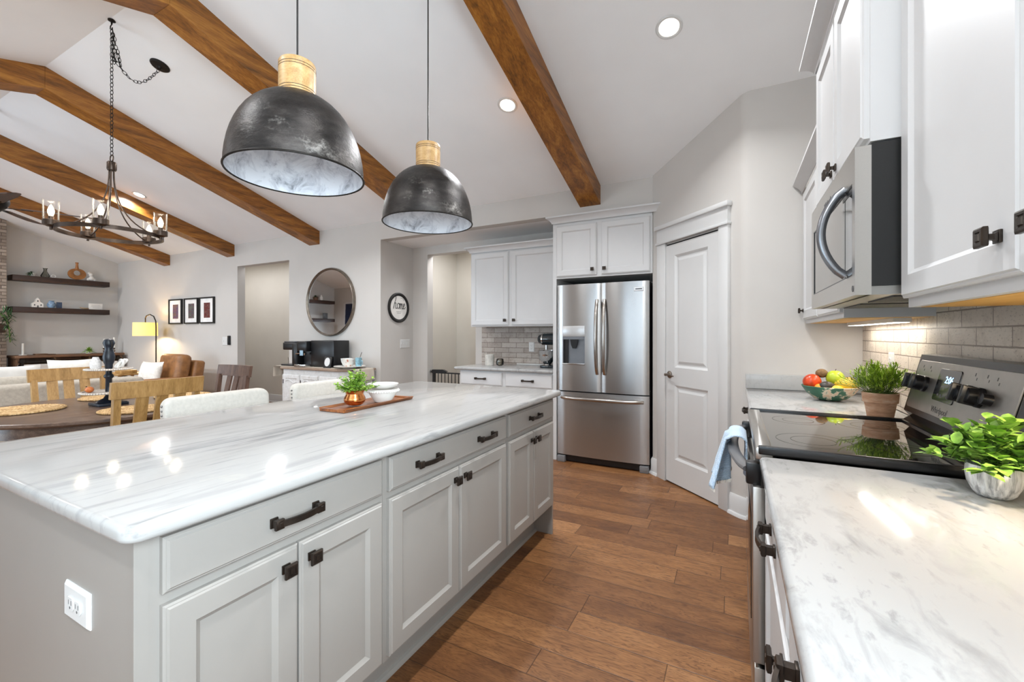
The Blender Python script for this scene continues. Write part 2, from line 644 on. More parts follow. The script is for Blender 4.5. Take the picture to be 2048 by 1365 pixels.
m_linen = flat('cream_linen', (206, 200, 190), 0.9, var=0.03, scale=60, bump=0.25, bscale=260)
m_sofa = flat('sofa_fabric', (172, 163, 150), 0.92, var=0.05, scale=50, bump=0.2, bscale=240)
m_pillow = flat('white_pillow_cotton', (224, 219, 210), 0.92, var=0.05, scale=30, bump=0.2, bscale=200)
m_leather = flat('tan_leather', (140, 96, 56), 0.42, var=0.14, scale=12, bump=0.12, bscale=90)
m_soil = flat('dark_soil', (40, 30, 22), 0.95, var=0.3, scale=60)
m_clear = glass('clear_glass', mixf=.12)
m_seed = glass('seeded_glass', rough=.22, mixf=.2)
m_pane = glass('window_pane', (246, 250, 252), 0.02, 0.15)
m_bulb = emit('warm_bulb', (255, 230, 190), 3.5)
m_lens = emit('lit_lens', (255, 246, 230), 9)

# ---------------------------------------------------------------- the room shell
XL, XR, YB, YW, YN, ZP = -11.15, 0.72, -1.28, 4.10, 4.72, 2.714
YR, SL = 1.41, 0.30                     # ridge line and roof pitch
ZR = ZP + SL * (YW - YR)                # 3.52


def roof(y):
    return ZP + SL * (YW - y) if y > YR else ZR - SL * (YR - y)


struct('floor', MB().box(XL - .3, XR + .3, YB - .2, 6.2, -.06, 0), m_floor, 0)
MX = frame((0, 0, 0), (0, 1, 0), (0, 0, 1))          # prism local x = world Y, y = world Z, extruded along X
cl = MB(MX)
cl.prism([(YW + .14, roof(YW + .14)), (YR, ZR), (YB - .14, roof(YB - .14)), (YB - .14, roof(YB - .14) + .12), (YR, ZR + .12), (YW + .14, roof(YW + .14) + .12)], XL - .2, XR + .2)
struct('ceiling', cl, m_ceil, 0)


def gable(name, x0, x1, y0, y1, m):
    ys = [y0] + ([YR] if y0 < YR < y1 else []) + [y1]
    poly = [(y0, 0), (y1, 0)] + [(y, roof(y) + .05) for y in reversed(ys)]
    struct(name, MB(MX).prism(poly, x0, x1), m, 0)


gable('wall_left', XL - .12, XL, YB - .12, YW + .12, m_wall)
wr = MB(MX)
for y0, y1, z0, z1 in ((YB - .12, WR[0], 0, None), (WR[0], WR[1], 0, WR[2]), (WR[0], WR[1], WR[3], None), (WR[1], YR, 0, None), (YR, 3.40, 0, None)):
    wr.prism([(y0, z0), (y1, z0), (y1, z1 or roof(y1) + .05), (y0, z1 or roof(y0) + .05)], XR, XR + .12)
struct('wall_right', wr, m_wall, 0)
y0, y1, z0, z1 = WR
w = MB().box(XR - .02, XR, y0 - .09, y0, z0 - .09, z1 + .12).box(XR - .02, XR, y1, y1 + .09, z0 - .09, z1 + .12).box(XR - .02, XR, y0, y1, z1, z1 + .12).box(XR - .03, XR, y0, y1, z0 - .09, z0)
o = struct('window_4', w, m_trim, 0)  # unseen window, added for the light it lets in
f = MB().box(XR + .04, XR + .08, y0, y1, z0, z0 + .05).box(XR + .04, XR + .08, y0, y1, z1 - .05, z1)
for yy in (y0 + .025, (y0 + y1) / 2, y1 - .025):
    f.box(XR + .04, XR + .08, yy - .025, yy + .025, z0, z1)
f.build('sash', m_trim, o, 0)
MB().box(XR + .057, XR + .063, y0 + .05, y1 - .05, z0 + .05, z1 - .05).build('pane', m_pane, o, 0)
# wall behind the camera with three window openings
wf = MB()
xs = XL - .12
for a, b, c, d in WINS:
    wf.box(xs, a, YB - .12, YB, 0, roof(YB) + .03)
    if c > 0.02:
        wf.box(a, b, YB - .12, YB, 0, c)
    wf.box(a, b, YB - .12, YB, d, roof(YB) + .03)
    xs = b
wf.box(xs, XR + .12, YB - .12, YB, 0, roof(YB) + .03)
struct('wall_front', wf, m_wall, 0)
for k, (a, b, c, d) in enumerate(WINS):
    w = MB()
    w.box(a - .09, a, YB, YB + .02, c - .09, d + .09).box(b, b + .09, YB, YB + .02, c - .09, d + .09).box(a, b, YB, YB + .02, d, d + .12).box(a, b, YB, YB + .03, c - .09, c)
    o = struct('window_%d' % (k + 1), w, m_trim, 0)
    f = MB()
    n = 3 if k == 1 else 2
    for i in range(n + 1):
        xx = a + (b - a) * i / n
        f.box(xx - .03, xx + .03, YB - .08, YB - .04, c, d)
    f.box(a, b, YB - .08, YB - .04, c, c + .05).box(a, b, YB - .08, YB - .04, d - .05, d)
    f.build('sash', m_trim, o, 0)
    MB().box(a + .03, b - .03, YB - .064, YB - .058, c + .05, d - .05).build('pane', m_pane, o, 0)

# mirror wall with the hall opening, and the header that spans the kitchen nook
XH0, XH1, ZH = -7.06, -5.79, 2.36
XN = -4.0
wb = MB()
wb.box(XL - .12, XH0, YW, YW + .12, 0, ZP + .1).box(XH1, XN, YW, YW + .12, 0, ZP + .1).box(XH0, XH1, YW, YW + .12, ZH, ZP + .1)
struct('wall_back', wb, m_wall, 0)
struct('wall_header', MB().box(XN, -.62, YW, YW + .12, 2.477, ZP + .1), m_wall, 0)
struct('ceiling_nook', MB().box(XN - .1, -.6, YW + .12, YN + .1, 2.477, 2.56), m_ceil, 0)
struct('wall_nook', MB().box(XN - .12, XN, YW + .12, YN, 0, 2.6), m_wall, 0)
XO0, XO1, ZO = -3.745, -2.965, 2.365
wn = MB()
wn.box(XN - .12, XO0, YN, YN + .12, 0, 2.6).box(XO1, -.6, YN, YN + .12, 0, 2.6).box(XO0, XO1, YN, YN + .12, ZO, 2.6)
struct('wall_rear', wn, m_wall, 0)
# hall behind both openings
struct('wall_hall', MB().box(-9.0, -4.12, 5.15, 5.27, 0, 2.6), m_hall, 0)
struct('wall_passage', MB().box(-4.3, -1.2, 5.85, 5.97, 0, 2.6), m_hall, 0)
struct('wall_passage_left', MB().box(-4.16, -4.04, YN + .12, 5.85, 0, 2.6), m_hall, 0)
struct('wall_passage_right', MB().box(-1.4, -1.28, YN + .12, 5.85, 0, 2.6), m_hall, 0)
struct('wall_hall_end', MB().box(-9.0, -8.88, YW + .12, 5.15, 0, 2.6), m_hall, 0)
struct('wall_hall_return', MB().box(-4.12, -4.0, YN, 5.15, 0, 2.6), m_hall, 0)
struct('ceiling_hall', MB().box(-9.0, -1.2, YW + .12, 6.0, 2.6, 2.68), m_ceil, 0)
area('hall_lamp', (-7.7, 4.5, 2.57), (0, 0, 0), 2.2, .4, 10, (.97, .97, 1))
area('passage_lamp', (-3.3, 5.1, 2.57), (0, 0, 0), .3, .3, 9, (.98, .98, 1))

# corner pantry: one solid block with a diagonal face and a rounded corner
PA, PB = (-.66, 4.085), (.065, 3.36)
ang = [(-.66 + .7071 * s, 4.085 - .7071 * s) for s in (0.0, .985)]
rc = .10
bx, by = PB
# tangent arc between the diagonal (going +x,-y) and the wall (going +x)
tl = rc * math.tan(R(22.5))
cxr, cyr = bx + tl, by + rc
cor = [(cxr + rc * math.cos(R(a)), cyr + rc * math.sin(R(a))) for a in (225, 236, 247, 258, 270)]
pp = [(-.66, YN), (-.66, 4.085)] + cor + [(.84, 3.36), (.84, YN)]
struct('wall_pantry', MB().prism(pp, 0, 3.0), m_wall, 20)
PF = frame((PA[0], PA[1], 0), (.7071, -.7071, 0))       # u = along the diagonal, v = up, n = out of it

d = MB(PF)
T = .018
S0, S1 = .213, .812
for u0, u1, v0, v1 in ((S0, .322, .012, 2.03), (.703, S1, .012, 2.03), (.322, .703, 1.935, 2.03), (.322, .703, .84, .99), (.322, .703, .012, .215)):
    d.box(u0, u1, v0, v1, .0005, T)
for v0, v1 in ((.215, .84), (.99, 1.935)):
    d.rect(.381, v1 - v0, [(0, T), (.018, T - .014), (.03, T - .014), (.052, T - .004)], .322, v0, back=False)
door = struct('door_1', MB(PF).box(S0 - .006, S1 + .006, .0, 2.045, -.02, .003), m_dark, 0)
d.build('door_panel', m_trim, door, 0)
h = MB(PF @ Matrix.Translation((.262, .925, T)))
h.lathe([(.0, 0), (.031, 0), (.031, .006), (.024, .012), (.012, .014), (.012, .05), (0, .05)], 24)
h.tube([(0, 0, .045), (.03, .004, .05), (.06, .003, .05), (.10, -.006, .046)], [.009, .009, .008, .007], 10)
h.build('door_handle', flat('nickel', (150, 140, 130), .28, metal=1.0), door)
for v0 in (1.78, 1.03, .22):
    MB(PF).box(S1 - .001, S1 + .009, v0, v0 + .09, T - .006, T + .006, .002).build('hinge', m_slot, door)

c = MB(PF)
for u0, u1 in ((.098, .208), (.817, .905)):
    c.box(u0, u1, 0, 2.055, 0, .030, .003)
c.box(.09, .913, 2.055, 2.075, 0, .042, .004).box(.098, .905, 2.075, 2.185, 0, .030)
c.box(.082, .921, 2.185, 2.222, 0, .05, .006)
struct('trim_1', c, m_trim)

bp = [(0.0, .0), (.016, .0), (.016, .125), (.008, .142), (.0, .142)]
qr = [(.0, .0), (.034, .0), (.032, .012), (.026, .02), (.016, .022), (.0, .022)]


def diag(s, n=0.0):
    return (PA[0] + .7071 * s - .7071 * n, PA[1] - .7071 * s - .7071 * n)


def base(name, path):
    b = MB()
    b.sweep(path, bp)
    b.sweep(path, qr)
    struct(name, b, m_trim)


base('baseboard_pantry', [diag(.905)] + cor + [(.17, 3.36)])
base('baseboard_pantry_left', [(-.66, 4.2), (-.66, 4.085), diag(.098)])
base('baseboard_back', [(XH1, YW), (XN, YW)])
base('baseboard_back_left', [(XL, YW), (XH0, YW)])
base('baseboard_nook', [(XN, YW), (XN, YN), (XO0, YN)])
base('baseboard_hall', [(-8.88, 5.15), (-4.12, 5.15)])
base('baseboard_passage', [(-4.04, 5.85), (-1.4, 5.85)])

# tiled strips
struct('wall_backsplash', MB().box(XR - .012, XR, .40, 3.36, .90, 1.46).box(XR - .012, XR, -.7, .40, .90, .985), m_brick, 0)
struct('wall_backsplash_rear', MB().box(-2.865, -1.632, YN - .012, YN, .90, 1.37), m_brick2, 0)

# ---------------------------------------------------------------- beams
for i, (xr, lab) in enumerate(((-1.15, 'brown ceiling beam directly in front of the refrigerator cabinet'),
                               (-3.14, 'brown ceiling beam passing behind both black pendant lamps'),
                               (-5.14, 'brown ceiling beam between the chandelier and the round mirror, with a visible peak joint'),
                               (-7.14, 'brown ceiling beam behind the chandelier, ending left of the hall opening'),
                               (-9.12, 'farthest brown ceiling beam, above the three framed pictures'))):
    t = thing('ceiling_beam', lab, 'beam', (xr - .1, YR, 3.3), 'exposed beams across the vaulted ceiling')
    dz = .185
    for y0, y1 in ((YR, YW), (YB, YR)):
        b = MB(MX)
        g = .0008 if y0 == YR else -.0008
        poly = [(y0 if y0 != YR else YR + g, roof(y0) - dz), (y1 if y1 != YR else YR + g, roof(y1) - dz), (y1 if y1 != YR else YR + g, roof(y1) + .01), (y0 if y0 != YR else YR + g, roof(y0) + .01)]
        b.prism(poly, xr - .205, xr)
        b.build('timber', m_beam, t, 0)
        # thin edge strips along both lower corners, as on boxed beams
        s = MB()
        for x in (xr - .203, xr - .002):
            s.tube([(x, y0, roof(y0) - dz + .004), (x, y1, roof(y1) - dz + .004)], .004, 6)
        s.build('edge_strip', m_beam, t, 0)

# ---------------------------------------------------------------- cabinets


def door_geo(mb, u0, u1, v0, v1, t=.019, st=.057, n0=0.0):
    mb.rect(u1 - u0, v1 - v0, [(0, n0), (0, n0 + t - .007), (.004, n0 + t - .004), (.006, n0 + t - .004), (.009, n0 + t), (st, n0 + t), (st + .003, n0 + t - .003), (st + .012, n0 + t - .009), (st + .014, n0 + t - .009)], u0, v0)


def drawer_geo(mb, u0, u1, v0, v1, t=.019, n0=0.0):
    mb.rect(u1 - u0, v1 - v0, [(0, n0), (0, n0 + t - .007), (.004, n0 + t - .004), (.006, n0 + t - .004), (.010, n0 + t)], u0, v0)


def knob_geo(mb, u, v, n, s=1.0):
    a = .0165 * s
    mb.box(u - .011 * s, u + .011 * s, v - .011 * s, v + .011 * s, n, n + .005, .001)
    mb.rect(.016 * s, .016 * s, [(0, n + .004), (.003 * s, n + .008), (.003 * s, n + .016), (0, n + .019)], u - .008 * s, v - .008 * s)
    mb.rect(2 * a, 2 * a, [(.003, n + .018), (0, n + .020), (0, n + .026), (.003, n + .028), (.007, n + .028), (.008, n + .026), (.010, n + .026), (.011, n + .029)], u - a, v - a)


def pull_geo(mb, u, v, n, L=.118):
    for q in (-1, 1):
        uu = u + q * L / 2
        mb.box(uu - .010, uu + .010, v - .012, v + .012, n, n + .005, .001)
        mb.box(uu - .007, uu + .007, v - .009, v + .009, n + .004, n + .020)
        mb.rect(.022, .024, [(.002, n + .018), (0, n + .020), (0, n + .027), (.003, n + .029), (.007, n + .029), (.008, n + .031)], uu - .011, v - .012)
    pts = []
    for i in range(13):
        f = i / 12
        pts.append((u - L / 2 + L * f, v, n + .024 + .010 * math.sin(math.pi * f)))
    mb.tube(pts, .008, 4, flat_=(.011, .0045))


def cabinet(name, label, o, U, W, z0, z1, D, doors, drawers, m, group=None, under=None, cat='cabinet', knob=True):
    """o: left lower corner of the face (z = 0); doors: (u0,u1,v0,v1,knob_u,knob_v); drawers: (u0,u1,v0,v1,pull_u)"""
    F = frame(o, U)
    base_ = F @ Vector((W / 2, z0, -D / 2))
    t = thing(name, label, cat, base_, group)
    MB(F).box(0, W, z0, z1, -D, 0).build('body', m, t, 0)
    if under:
        MB(F).box(.018, W - .018, z0 - .0015, z0 + .001, -D + .01, -.02).build('underside', under, t, 0)
    for u0, u1, v0, v1, ku, kv in doors:
        b = MB(F)
        door_geo(b, u0, u1, v0, v1)
        dd = b.build('door', m, t, 25)
        if ku is not None:
            k = MB(F)
            knob_geo(k, ku, kv, .019)
            k.build('knob', m_bronze, dd, 25)
    for u0, u1, v0, v1, pu in drawers:
        b = MB(F)
        drawer_geo(b, u0, u1, v0, v1)
        dd = b.build('drawer', m, t, 25)
        if pu is not None:
            k = MB(F)
            pull_geo(k, pu, (v0 + v1) / 2, .019)
            k.build('pull', m_bronze, dd, 35)
    return t


# --- island: three units, end panels, worktop
IX = -1.024
G = 'grey base units of the island'
cabinet('island_cabinet', 'grey island base unit nearest the camera, with one wide drawer over two doors', (IX, .424, 0), FXP, .633, .185, .879, .60,
        [(.018, .316, .20, .722, .278, .675), (.320, .619, .20, .722, .352, .675)], [(.018, .619, .746, .860, .305)], m_grey, G)
c2 = cabinet('island_cabinet', 'grey middle island base unit with two pulls on its wide drawer', (IX, 1.058, 0), FXP, .850, .185, .879, .60,
             [(.018, .421, .20, .722, .388, .675), (.425, .834, .20, .722, .458, .675)], [(.018, .834, .746, .860, .21)], m_grey, G)
pp_ = MB(frame((IX, 1.058, 0), FXP))
pull_geo(pp_, .625, .803, .019)
dr = [x for x in c2.children if x.name.startswith('drawer')][0]
pp_.build('pull', m_bronze, dr, 35)
cabinet('island_cabinet', 'grey island base unit nearest the refrigerator, with narrow drawer over two doors', (IX, 1.909, 0), FXP, .625, .185, .879, .60,
        [(.012, .306, .20, .722, .276, .675), (.310, .610, .20, .722, .340, .675)], [(.012, .610, .746, .860, .31)], m_grey, G)
b = MB().box(-2.12, -1.0235, .405, .4238, 0, .879)
b.box(-1.029, -1.0232, .4, .405, 0, .879)
one('end_panel', b, m_grey, 'plain grey end panel of the island with a white outlet on it', 'panel', (-1.57, .414, 0))
b = MB().box(-2.12, -1.0235, 2.5345, 2.552, 0, .879)
one('end_panel', b, m_grey, 'grey end panel of the island on the refrigerator side', 'panel', (-1.57, 2.543, 0))
b = MB().box(-1.16, -1.145, .4245, 2.534, 0, .184)
b.sweep([(-1.145, .4245), (-1.145, 2.534)], [(0, 0), (.018, 0), (.017, .008), (.011, .016), (0, .019)])
one('toe_kick', b, m_grey, 'recessed grey toe kick board along the foot of the island', 'toe kick', (-1.15, 1.4, 0))


def slab(x0, x1, y0, y1, z0, z1, r=.03, e=.011):
    return MB().prism(rrect(x0, x1, y0, y1, r), z0, z1, e, 3)


one('island_worktop', slab(-2.14, -.968, .366, 2.575, .8795, .914, .035), m_marble, 'large white marble island worktop with grey streaks', 'countertop', (-1.55, 1.45, .8795))


def outlet(name, label, F, w, h, pairs, gang=None, toggles=0, cat='outlet'):
    t = thing(name, label, cat, F @ Vector((w / 2, h / 2, 0)))
    MB(F).rect(w, h, [(0, 0), (0, .002), (.006, .007), (.01, .007)]).build('cover_plate', m_plate, t, 25)
    for u, v in pairs:
        b = MB(F @ Matrix.Translation((u, v, .0068)))
        b.prism([(x * .0165, y * .0165) for x, y in ((-.62, -.9), (.62, -.9), (1, -.45), (1, .45), (.62, .9), (-.62, .9), (-1, .45), (-1, -.45))], 0, .003, .001, 1)
        f = b.build('receptacle', m_plate, t, 25)
        s = MB(F @ Matrix.Translation((u, v, .0095)))
        s.box(-.008, -.006, -.002, .008, 0, .0006).box(.005, .0075, -.002, .008, 0, .0006)
        s.lathe([(0, 0), (.003, 0), (.003, .0006), (0, .0006)], 10, (0, -.008, 0))
        s.build('slots', m_slot, f, 0)
    for i in range(toggles):
        u = w * (i + .5) / toggles
        MB(F).box(u - .005, u + .005, h / 2 - .012, h / 2 + .012, .006, .013, .001).build('toggle', m_plate, t, 25)
    return t


outlet('wall_outlet', 'white double outlet on the grey end of the island', frame((-1.345, .405, .632), FY), .124, .078, [(.044, .039), (.080, .039)])

# --- right side run
RX = .10
G = 'white base units under the right counter'
cabinet('base_cabinet', 'white base unit right of the range, near side, with drawer and door', (RX, 1.485, 0), FXN, .62, .10, .868, .60,
        [(.02, .60, .12, .70, .545, .655)], [(.02, .60, .725, .855, .325)], m_white, G)
cabinet('base_cabinet', 'white base unit closest to the camera at the bottom edge of the photo', (RX, .864, 0), FXN, .42, .10, .868, .60,
        [(.015, .40, .12, .70, .05, .655)], [(.015, .40, .725, .855, .205)], m_white, G)
cabinet('base_cabinet', 'white base unit beyond the range beside the pantry wall', (RX, 3.345, 0), FXN, 1.06, .10, .868, .60,
        [(.02, .52, .12, .70, .48, .655), (.54, 1.04, .12, .70, .58, .655)], [(.02, .52, .725, .855, .27), (.54, 1.04, .725, .855, .79)], m_white, G)
cabinet('base_cabinet', 'white base unit behind the camera under the right counter', (RX, .443, 0), FXN, 1.0, .10, .868, .60, [(.02, .49, .12, .70, None, 0), (.51, .98, .12, .70, None, 0)], [(.02, .98, .725, .855, None)], m_white, G)
one('counter_slab', slab(.068, .708, -.55, 1.497, .8685, .90, .02), m_marble2, 'white marble counter at lower right, near side of the range', 'countertop', (.39, .5, .8685))
one('counter_slab', slab(.068, .708, 2.287, 3.338, .8685, .90, .012), m_marble2, 'short white marble counter between the range and the pantry wall', 'countertop', (.39, 2.8, .8685))
one('counter_upstand', MB().box(.071, .706, 3.338, 3.358, .9005, 1.0, .004), m_marble2, 'low marble upstand against the pantry wall behind the fruit bowl', 'upstand', (.39, 3.348, .9005))

# wall units on the right
UXF = .415
G = 'white wall units above the right counter'
cabinet('wall_cabinet', 'large white wall unit at the upper right, nearest the camera', (UXF, 1.508, 0), FXN, 1.12, 1.338, 2.42, .303,
        [(.006, .545, 1.362, 2.40, .492, 1.43), (.563, 1.10, 1.362, 2.40, .616, 1.43)], [], m_white, G, m_ply)
cabinet('wall_cabinet', 'white wall unit mounted above the microwave', (.335, 2.268, 0), FXN, .758, 1.80, 2.42, .383,
        [(.006, .376, 1.812, 2.395, .34, 1.85), (.380, .750, 1.812, 2.395, .414, 1.85)], [], m_white, G)
cabinet('wall_cabinet', 'white wall unit between the microwave and the pantry wall', (UXF, 3.352, 0), FXN, 1.08, 1.338, 2.20, .303,
        [(.012, .53, 1.362, 2.18, .04, 1.42), (.545, 1.07, 1.362, 2.18, None, 0)], [], m_white, G, m_ply)
crown = [(0, 0), (.004, 0), (.006, .012), (.020, .030), (.042, .048), (.052, .052), (.052, .066), (0, .066)]


def crown_at(label, path, z, h=1.0, p=1.0):
    b = MB()
    b.sweep(path, [(a * p, z + c_ * h) for a, c_ in crown])
    bb = sum((Vector((x, y, z)) for x, y in path), Vector()) / len(path)
    one('crown_moulding', b, m_white, label, 'moulding', bb)


crown_at('white crown moulding on the wall unit above the microwave', [(.715, 2.27), (.314, 2.27), (.314, 1.509), (.40, 1.509)], 2.40)
crown_at('white crown moulding on the wall unit by the pantry wall', [(.394, 3.352), (.394, 2.275)], 2.185)

# --- fridge surround and rear run
cabinet('wall_cabinet', 'white cabinet over the refrigerator with two doors', (-1.632, 4.07, 0), FY, .972, 1.828, 2.40, .64,
        [(.042, .455, 1.845, 2.352, .418, 1.90), (.502, .955, 1.845, 2.352, .535, 1.90)], [], m_white)
one('fridge_panel', MB().box(-1.632, -1.594, 4.07, 4.71, 0, 1.828), m_white, 'tall white side panel left of the refrigerator', 'panel', (-1.613, 4.4, 0))
crown_at('white crown moulding over the refrigerator cabinet', [(-1.634, 4.71), (-1.634, 4.05), (-.58, 4.05)], 2.381)
cabinet('wall_cabinet', 'white two-door wall unit left of the refrigerator above the tiled niche', (-2.81, 4.37, 0), FY, 1.177, 1.362, 2.25, .335,
        [(.015, .515, 1.375, 2.225, .475, 1.432), (.552, 1.165, 1.375, 2.225, .592, 1.432)], [], m_white)
crown_at('white crown moulding on the wall unit left of the refrigerator', [(-2.812, 4.71), (-2.812, 4.35), (-1.64, 4.35)], 2.238)
cabinet('base_cabinet', 'white base unit below the tiled niche with two drawers', (-2.80, 4.12, 0), FY, 1.165, .10, .868, .58,
        [(.02, .555, .12, .68, .52, .64), (.60, 1.145, .12, .68, .64, .64)], [(.02, .555, .705, .85, .29), (.60, 1.145, .705, .85, .872)], m_white)
one('counter_slab', slab(-2.86, -1.636, 4.075, 4.706, .8685, .90, .02), m_marble2, 'white marble counter below the tiled niche beside the refrigerator', 'countertop', (-2.2, 4.4, .8685))
outlet('wall_outlet', 'white outlet on the brick tiles of the niche', frame((-2.20, YN - .012, 1.06), FY), .072, .116, [(.036, .04), (.036, .076)])
outlet('wall_outlet', 'white outlet on the brick tiles behind the grassy potted plant', frame((XR - .012, 2.84, 1.06), FXN), .072, .116, [(.036, .04), (.036, .076)])
outlet('light_switch', 'white four-gang switch plate under the round home sign', frame((XN, 4.46, 1.085), FXP), .19, .116, [], toggles=4, cat='switch')
t = outlet('light_switch', 'white switch plate with black remote beside it, left of the hall opening', frame((-7.47, YW, 1.09), FY), .16, .14, [], toggles=2, cat='switch')
one('wall_remote', MB().box(-7.29, -7.24, YW - .03, YW, 1.10, 1.25, .006), m_black, 'small black remote holder beside a switch plate by the hall opening', 'remote', (-7.265, YW - .012, 1.10))

# ---------------------------------------------------------------- refrigerator
FX0, FX1, FYF = -1.578, -.684, 4.035
fr = thing('refrigerator', 'stainless steel french door refrigerator with ice dispenser and bottom freezer', 'refrigerator', ((FX0 + FX1) / 2, 4.35, 0))
MB().box(FX0 + .004, FX1 - .004, 4.085, 4.69, .055, 1.755).box(FX0 + .03, FX1 - .03, 4.10, 4.69, .0, .055).build('body', flat('fridge_body_black', (34, 33, 32), .45), fr, 0)


def bow(x0, x1, bulge=.012, n=14, r=.008, back=4.08):
    """plan outline of a slightly bowed door (x, y)"""
    pts = []
    for i in range(n + 1):
        f = i / n
        x = x0 + (x1 - x0) * f
        e = min(f, 1 - f) * (x1 - x0)
        rr = 0 if e > r else r - math.sqrt(max(0, r * r - (r - e) ** 2))
        pts.append((x, FYF + bulge - bulge * math.sin(math.pi * f) + rr))
    return pts + [(x1, back), (x0, back)]


xm = -1.131
zs, ztop = .706, 1.76
# left door, with the dispenser opening left free
DX0, DX1, DZ0, DZ1 = -1.515, -1.288, .972, 1.352
ld = bow(FX0, xm - .002)
outline = ld[:15]


def yat(x):
    for a, b in zip(outline, outline[1:]):
        if a[0] <= x <= b[0]:
            return a[1] + (b[1] - a[1]) * (x - a[0]) / (b[0] - a[0])
    return outline[-1][1]


b = MB()
b.prism(ld, zs + .006, DZ0).prism(ld, DZ1, ztop)
b.prism([p for p in outline if p[0] < DX0] + [(DX0, yat(DX0)), (DX0, 4.08), (FX0, 4.08)], DZ0, DZ1)
b.prism([(DX1, yat(DX1))] + [p for p in outline if p[0] > DX1] + [(xm - .002, 4.08), (DX1, 4.08)], DZ0, DZ1)
b.build('door', m_steel, fr, 40)
b = MB()
b.prism(bow(xm + .002, FX1), zs + .006, ztop)
rd = b.build('door', m_steel, fr, 40)
b = MB()
b.prism(bow(FX0, FX1, .016, 20), .075, zs - .006)
fz = b.build('freezer_drawer', m_steel, fr, 40)
# dispenser
yd = yat((DX0 + DX1) / 2)
ds = MB()
ds.box(DX0, DX1, yd + .035, yd + .05, DZ0, DZ1 - .10)
ds.box(DX0, DX0 + .006, yd, yd + .04, DZ0, DZ1 - .1).box(DX1 - .006, DX1, yd, yd + .04, DZ0, DZ1 - .1)
dsp = ds.build('dispenser', flat('dispenser_grey', (128, 132, 138), .3, metal=.6), fr, 0)
MB().box(DX0, DX1, yd - .004, yd + .05, DZ1 - .105, DZ1, .003).build('dispenser_panel', flat('dispenser_panel_silver', (196, 196, 196), .3, metal=.5), dsp, 25)
MB().box(DX0, DX1, yd - .012, yd + .05, DZ0, DZ0 + .012, .002).build('drip_tray', m_handle, dsp, 25)
MB().box(DX0 + .006, DX1 - .006, yd - .002, yd + .05, DZ1 - .133, DZ1 - .105).build('dispenser_visor', flat('visor_grey', (110, 114, 120), .3), dsp, 0)
b = MB()
b.prism([(-1.44, 1.22), (-1.36, 1.22), (-1.37, 1.165), (-1.385, 1.13), (-1.415, 1.13), (-1.43, 1.165)], 0, .03)
bm = MB(Matrix(((1, 0, 0, 0), (0, 0, -1, yd + .035), (0, 1, 0, 0), (0, 0, 0, 1))))
bm.prism([(-1.44, 1.22), (-1.36, 1.22), (-1.37, 1.165), (-1.385, 1.13), (-1.415, 1.13), (-1.43, 1.165)], 0, .03)
bm.build('dispenser_nozzle', m_black, dsp, 25)
b.bm.free()
MB().box(DX0 + .006, DX0 + .05, yd + .02, yd + .036, DZ0 + .012, 1.22).build('dispenser_side', m_black, dsp, 0)
# handles
for sx in (-1, 1):
    x = xm + sx * .036
    pts = []
    for i in range(21):
        f = i / 20
        z = .885 + (1.60 - .885) * f
        pts.append((x + sx * .004 * math.sin(math.pi * f), FYF + .004 - .052 * math.sin(math.pi * f) ** .55, z))
    MB().tube(pts, .0135, 12, flat_=(.0155, .011)).build('handle', m_handle, fr)
pts = []
for i in range(25):
    f = i / 24
    pts.append((FX0 + .05 + (FX1 - FX0 - .10) * f, FYF - .004 - .062 * math.sin(math.pi * f) ** .55, .645))
MB().tube(pts, .0135, 12, flat_=(.011, .016)).build('handle', m_handle, fr)
bd = MB(frame((-.818, FYF + .002, 1.668), FY)).rect(.086, .036, [(0, -.004), (0, .004), (.004, .006)]).build('badge', flat('badge_silver', (225, 225, 225), .3, metal=.6), fr, 25)
MB(frame((-.805, FYF + .001, 1.681), FY)).box(0, .06, 0, .010, .007, .0078).build('badge_band', m_slot, bd, 0)
MB().box(FX0 + .01, FX1 - .01, 4.07, 4.10, .012, .07).build('toe_grille', m_black, fr, 0)
for x in (FX0 + .005, FX1 - .085):
    MB().box(x, x + .08, 4.03, 4.10, 0, .062, .006).build('foot_cover', flat('foot_grey', (120, 120, 122), .5), fr, 25)

# ---------------------------------------------------------------- microwave
Y0, Y1 = 1.512, 2.262
mw = thing('microwave', 'stainless over-the-range microwave with a bowed handle, below a white wall unit', 'microwave', (.5, (Y0 + Y1) / 2, 1.376))
MB().box(.338, .708, Y0, Y1, 1.40, 1.795).build('body', flat('microwave_black', (11, 11, 11), .4), mw, 0)
MB().box(.330, .70, Y0 + .004, Y1 - .004, 1.376, 1.40).build('underside', flat('microwave_underside', (150, 148, 144), .3, metal=.8), mw, 0)
F = frame((.338, Y1, 1.376), FXN)
W = Y1 - Y0
d = MB(F)
GZ0, GZ1, GU0, GU1 = .058, .322, .05, W - .03
for u0, u1, v0, v1 in ((0, W, 0, GZ0), (0, W, GZ1, .415), (0, GU0, GZ0, GZ1), (GU1, W, GZ0, GZ1)):
    d.box(u0, u1, v0, v1, .0, .037)
mdoor = d.build('door', m_steel_y, mw, 0)
d = MB(F)
for u0, u1, v0, v1 in ((GU0, GU1, GZ0, GZ0 + .004), (GU0, GU1, GZ1 - .004, GZ1), (GU0, GU0 + .004, GZ0, GZ1), (GU1 - .004, GU1, GZ0, GZ1)):
    d.box(u0, u1, v0, v1, .03, .0365)
d.build('window_gasket', m_black, mdoor, 0)
MB(F).box(GU0, GU1, GZ0, GZ1, .0, .034).build('door_glass', flat('tinted_glass', (64, 63, 60), .06, metal=.25, coat=.6, spec=.9), mdoor, 0)
MB(F).box(W - .135, W - .133, GZ0, GZ1, .033, .0348).build('panel_seam', m_black, mdoor, 0)
hp = []
for i in range(17):
    f = i / 16
    hp.append((W - .118, .068 + .262 * f, .036 + .062 * math.sin(math.pi * f) ** .7))
